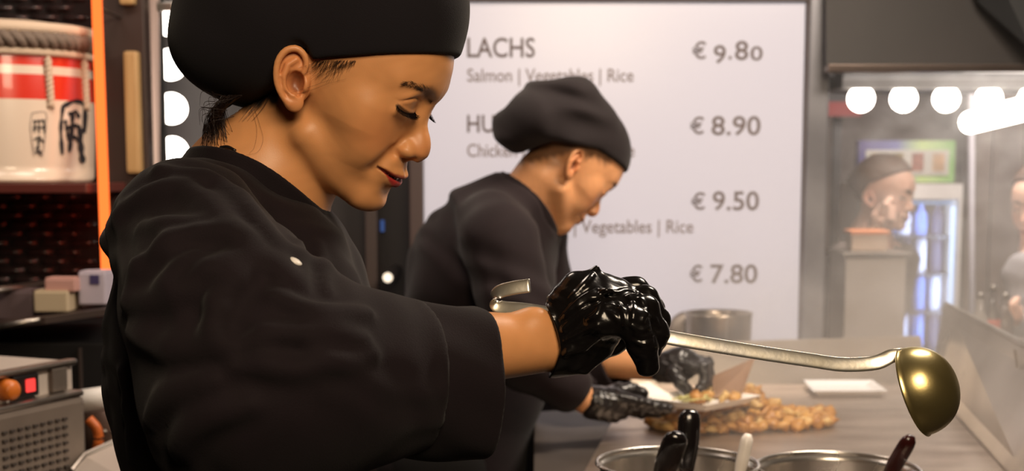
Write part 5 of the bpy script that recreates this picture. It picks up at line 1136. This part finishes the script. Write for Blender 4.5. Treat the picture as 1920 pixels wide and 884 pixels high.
# apron: a bib sheet in front of the hips
sculpt('apron', lambda P: smax(smax(np.abs(chain(P, [px(905, 600, 2.66), px(880, 700, 2.68), pelM, pelM + Vector((0, 0, -.28))], mm(140, 142, 145, 147), .03)) - .008, px(930, 600, 2.6).x - .06 - P[:, 0], .01), P[:, 2] - 1.12, .01), (-.30, 2.44, .50), (.16, 2.94, 1.16), .007, CLOTHM, man)
sculpt('trousers', lambda P: legs(P, pelM, .1, -.1), pelM + Vector((-.24, -.32, -.92)), pelM + Vector((.24, .32, .1)), .012, TROU, man)
for yy in (.1, -.1): c_ = (pelM.x - .01, pelM.y + yy); sculpt('shoe', lambda P: shoe(P, c_), (c_[0] - .1, c_[1] - .07, -.01), (c_[0] + .23, c_[1] + .07, .16), .008, SHOE, man)
# ------------------------------------------------------------------ paper plate with food in his hands
zp = PY(1310, 748, 2.50).z
pl = [PZ(1192, 745, zp), PZ(1325, 761, zp), PZ(1428, 742, zp), PZ(1310, 728, zp)]; pc = sum(pl, Vector()) / 4
pt = thing('paper_plate', pc, 'white paper plate with a brown kraft flap and food held in the man\'s gloved hands', 'plate')
PAP = mat('plate_paper', srgb(238, 232, 226), .55)
def quadshell(top, inset, drop):
    bm = bmesh.new(); c = sum(top, Vector()) / 4; a = [bm.verts.new(p) for p in top]; b = [bm.verts.new(c + (p - c) * .94 - Vector((0, 0, .001))) for p in top]; e = [bm.verts.new(c + (p - c) * inset - Vector((0, 0, drop))) for p in top]; g = [bm.verts.new(c + (p - c) * (inset + .03) - Vector((0, 0, drop + .003))) for p in top]
    bm.faces.new(e); bm.faces.new(g)
    for A, B in ((a, b), (b, e), (a, g)):
        for i in range(4): bm.faces.new((A[i], A[(i + 1) % 4], B[(i + 1) % 4], B[i]))
    return bm_mesh(bm)
on(pt, link('plate_shell', quadshell(pl, .72, .012), PAP))
f_ = [PY(1338, 746, 2.56), PY(1388, 748, 2.54), PY(1416, 671, 2.60), PY(1336, 706, 2.62)]
on(pt, link('kraft_flap', slab_me(f_, (.0006, .0025, 0)), mat('kraft_paper', srgb(150, 116, 90), .7, noise=(srgb(136, 102, 78), 30))))
on(pt, link('paper_flap', slab_me([PY(1186, 722, 2.50), PY(1218, 718, 2.52), PY(1258, 742, 2.52), PY(1200, 744, 2.49)], (0, .002, .001)), PAP))
FOODS = [('chicken_bite', 0, (1298, 733)), ('chicken_bite', 1, (1314, 730)), ('chicken_bite', 0, (1326, 738)), ('chicken_bite', 2, (1306, 742)), ('chicken_bite', 1, (1358, 740)), ('chicken_bite', 0, (1376, 741))]
LET = mat('cabbage_green', srgb(196, 190, 128), .5)
for i, (n_, k, (u, v)) in enumerate(FOODS):
    p = PZ(u, v + 4, zp); o = bpy.data.objects.new('chicken_piece', protos[k + 3 * (i % 2)]); S.collection.objects.link(o); o.location = p + Vector((0, 0, -.001)); o.rotation_euler = (.3 * i, .2, i)
    tag(o, 'golden brown piece of chicken lying on the paper plate in the man\'s hands', 'chicken', 'chicken pieces on the paper plate')
bm = bmesh.new()
for i in range(26):
    c = PZ(1272 + 3.4 * i % 60, 744 + (i % 5), zp) + Vector((0, 0, -.004 + .0016 * (i % 4))); a = i * 1.3; d_ = Vector((math.cos(a), math.sin(a), .2)) * .012; w_ = Vector((-math.sin(a), math.cos(a), .3)) * .0022; q = [bm.verts.new(x) for x in (c - d_ - w_, c + d_ - w_, c + d_ + w_, c - d_ + w_)]; q2 = [bm.verts.new(v.co + Vector((0, 0, .0012))) for v in q]
    bm.faces.new(q[::-1]); bm.faces.new(q2)
    for j in range(4): bm.faces.new((q[j], q[(j + 1) % 4], q2[(j + 1) % 4], q2[j]))
tag(link('shredded_cabbage', bm_mesh(bm), LET), 'pale green shredded cabbage on the paper plate', 'cabbage', kind='stuff')
# ------------------------------------------------------------------ guests in the hall
def guest(name, label, head, neck, sh, sh2, el, wr, pel, cloth, hand, seed, skin, hair_c, long_hair, h=.005):
    r = random.Random(seed); g = thing('person', (pel.x, pel.y, 0), label, 'person'); sk = skin_mat(name + '_skin', .5); nt2 = head.w(mm(-16, 0, -40))
    def b(P):
        d = head.f(P); d = smin(d, cone(P, nt2, neck, .046, .052), .03); d = smin(d, chain(P, [sh, neck, sh2], mm(42, 52, 42)), .03); d = smin(d, chain(P, [neck, pel], mm(70, 85)), .04)
        d = smin(d, chain(P, [sh, el, wr], mm(40, 34, 23)), .02); return gate(d, P, hand['palm'][1][0], .14, lambda e, Q: smin(e, hand_sdf(Q, hand, 0), .006))
    pts = [neck, sh, sh2, el, wr, pel, Vector(head.O.tolist())]; lo = [min(p[i] for p in pts) - .2 for i in range(3)]; hi = [max(p[i] for p in pts) + .2 for i in range(3)]
    o = Vector(head.O.tolist())
    hl = lambda q, Q: np.clip((q[:, 2] - np.where(q[:, 0] > -.02, .071 + .55 * (q[:, 0] - .03), .0435 + 1.9 * (q[:, 0] + .02))) / .01, 0, 1) * (vlen(q) < .22) * np.clip((vlen((Q - head.ec) @ head.E / np.array([1, 1.75, 1], F32)) - .018) / .004, 0, 1)
    sculpt('body', b, lo, hi, .010, sk, g, fine=((o.x - .12, o.y - .12, o.z - .14), (o.x + .13, o.y + .12, o.z + .14)), hf=.0032, col=lambda V: head.tint(V, skin, srgb(190, 110, 96), hairline=hl, hair=hair_c))
    hm_ = mat(name + '_hair', hair_c, .5, bump=.5, bump_scale=120)
    def hr(P):
        q = head.loc(P); d = ell(q, mm(-6, 0, 50), mm(101, 83, 92)); d = smin(d, ell(q, mm(-95, 0, 40), mm(30, 30, 30)), .02) if not long_hair else smin(d, chain(q, [mm(-50, 0, 30), mm(-60, 0, -80), mm(-50, 0, -190)], mm(60, 62, 40)), .04)
        zl = np.where(q[:, 0] > -.02, .075 + .55 * (q[:, 0] - .03), .0475 + 1.9 * (q[:, 0] + .02)); d = d + .0012 * np.sin(q[:, 1] * 500 + 30 * q[:, 2])
        d = smax(d, np.where(long_hair & (q[:, 0] < -.02), -1, (zl - q[:, 2]) * .75).astype(F32), .006); return smax(d, .001 - head.skull(q), .002)
    sculpt('hair', hr, o - Vector((.24, .2, .26)), o + Vector((.2, .2, .22)), .0045, hm_, g)
    def cl(P):
        d = chain(P, [neck + Vector((0, 0, -.09)), neck.lerp(pel, .5), pel], mm(95, 118, 120), .03); d = smin(d, chain(P, [sh, neck + Vector((0, 0, -.04)), sh2], mm(58, 60, 58)), .04)
        d = smin(d, chain(P, [sh, el, el.lerp(wr, .75)], mm(58, 50, 42), .02), .02); d = smin(d, chain(P, [sh2, sh2.lerp(pel, .5) + Vector((0, .08, 0)), pel + Vector((0, -.05, .08))], mm(58, 50, 44), .02), .02)
        d = d + .003 * np.sin(P[:, 0] * 50 + P[:, 2] * 60) * np.sin(P[:, 2] * 45 - P[:, 0] * 30); return smax(d, -cone(P, neck + Vector((0, 0, -.05)), neck + Vector((0, 0, .2)), .058, .06), .006)
    sculpt('sweater', cl, [min(p[i] for p in pts) - .16 for i in range(3)], [max(p[i] for p in pts) + .16 for i in range(3)], .010, cloth, g)
    sculpt('trousers', lambda P: legs(P, pel, .1, -.1), pel + Vector((-.24, -.32, -pel.z + .02)), pel + Vector((.24, .32, .1)), .016, TROU, g)
    for yy in (.1, -.1): c_ = (pel.x - .01, pel.y + yy); sculpt('shoe', lambda P: shoe(P, c_), (c_[0] - .1, c_[1] - .07, -.01), (c_[0] + .23, c_[1] + .07, .16), .012, SHOE, g)
    for sd in (1, -1): head.eyebrow(head.f, hm_, g, sd, r, 60)
    return g
def fist(c, up, Y, s=1):
    u, v = c; f = []
    for k in range(4): f.append(([px(u - 6, v - 12 + 7 * k, Y + .01), px(u + 8, v - 14 + 7 * k, Y - .025), px(u + 16, v - 11 + 7 * k, Y - .01), px(u + 9, v - 8 + 7 * k, Y + .012)], mm(10, 9.5, 9, 8)))
    f.append(([px(u - 6, v - 2, Y - .02), px(u + 2, v - 18, Y - .03), px(u + 8, v - 26, Y - .025), px(u + 13, v - 30, Y - .015)], mm(12, 11, 10, 8))); return f
GY = 4.45
Rg = rot_head(math.radians(-38), math.radians(8), 0); hg = Head(Rg, px(1655, 372, GY), nose=.3, smile=.3, open_=.1)
wg = px(1640, 428, GY - .13)
guest('girl', 'girl in a grey sweater with pulled back hair eating with her hand at her mouth', hg, px(1630, 452, GY + .03), px(1588, 490, GY - .13), px(1690, 490, GY + .19), px(1600, 590, GY - .20), wg, px(1625, 900, GY + .05),
      mat('grey_sweater', srgb(104, 92, 86), .9), {'palm': [(wg, .022), (px(1648, 410, GY - .14), .026), (px(1654, 402, GY - .14), .020)], 'fingers': fist((1658, 402), 1, GY - .14)}, 21, srgb(236, 190, 166), srgb(104, 76, 56), False)
G2 = 4.15
Rg2 = rot_head(math.radians(-140), math.radians(10), 0); hg2 = Head(Rg2, px(1952, 392, G2), nose=.4, smile=.5, open_=.2)
w2 = px(1906, 606, G2 - .25)
guest('woman_guest', 'guest in a grey sweater cut off by the right edge behind the bar', hg2, px(1960, 470, G2), px(1920, 515, G2 - .15), px(2030, 510, G2 + .15), px(1935, 640, G2 - .22), w2, px(1990, 900, G2),
      mat('pale_grey_sweater', srgb(138, 132, 132), .9), {'palm': [(w2, .022), (px(1900, 592, G2 - .27), .025), (px(1896, 586, G2 - .27), .02)], 'fingers': fist((1896, 590), 1, G2 - .27)}, 22, srgb(236, 188, 162), srgb(84, 62, 50), True)
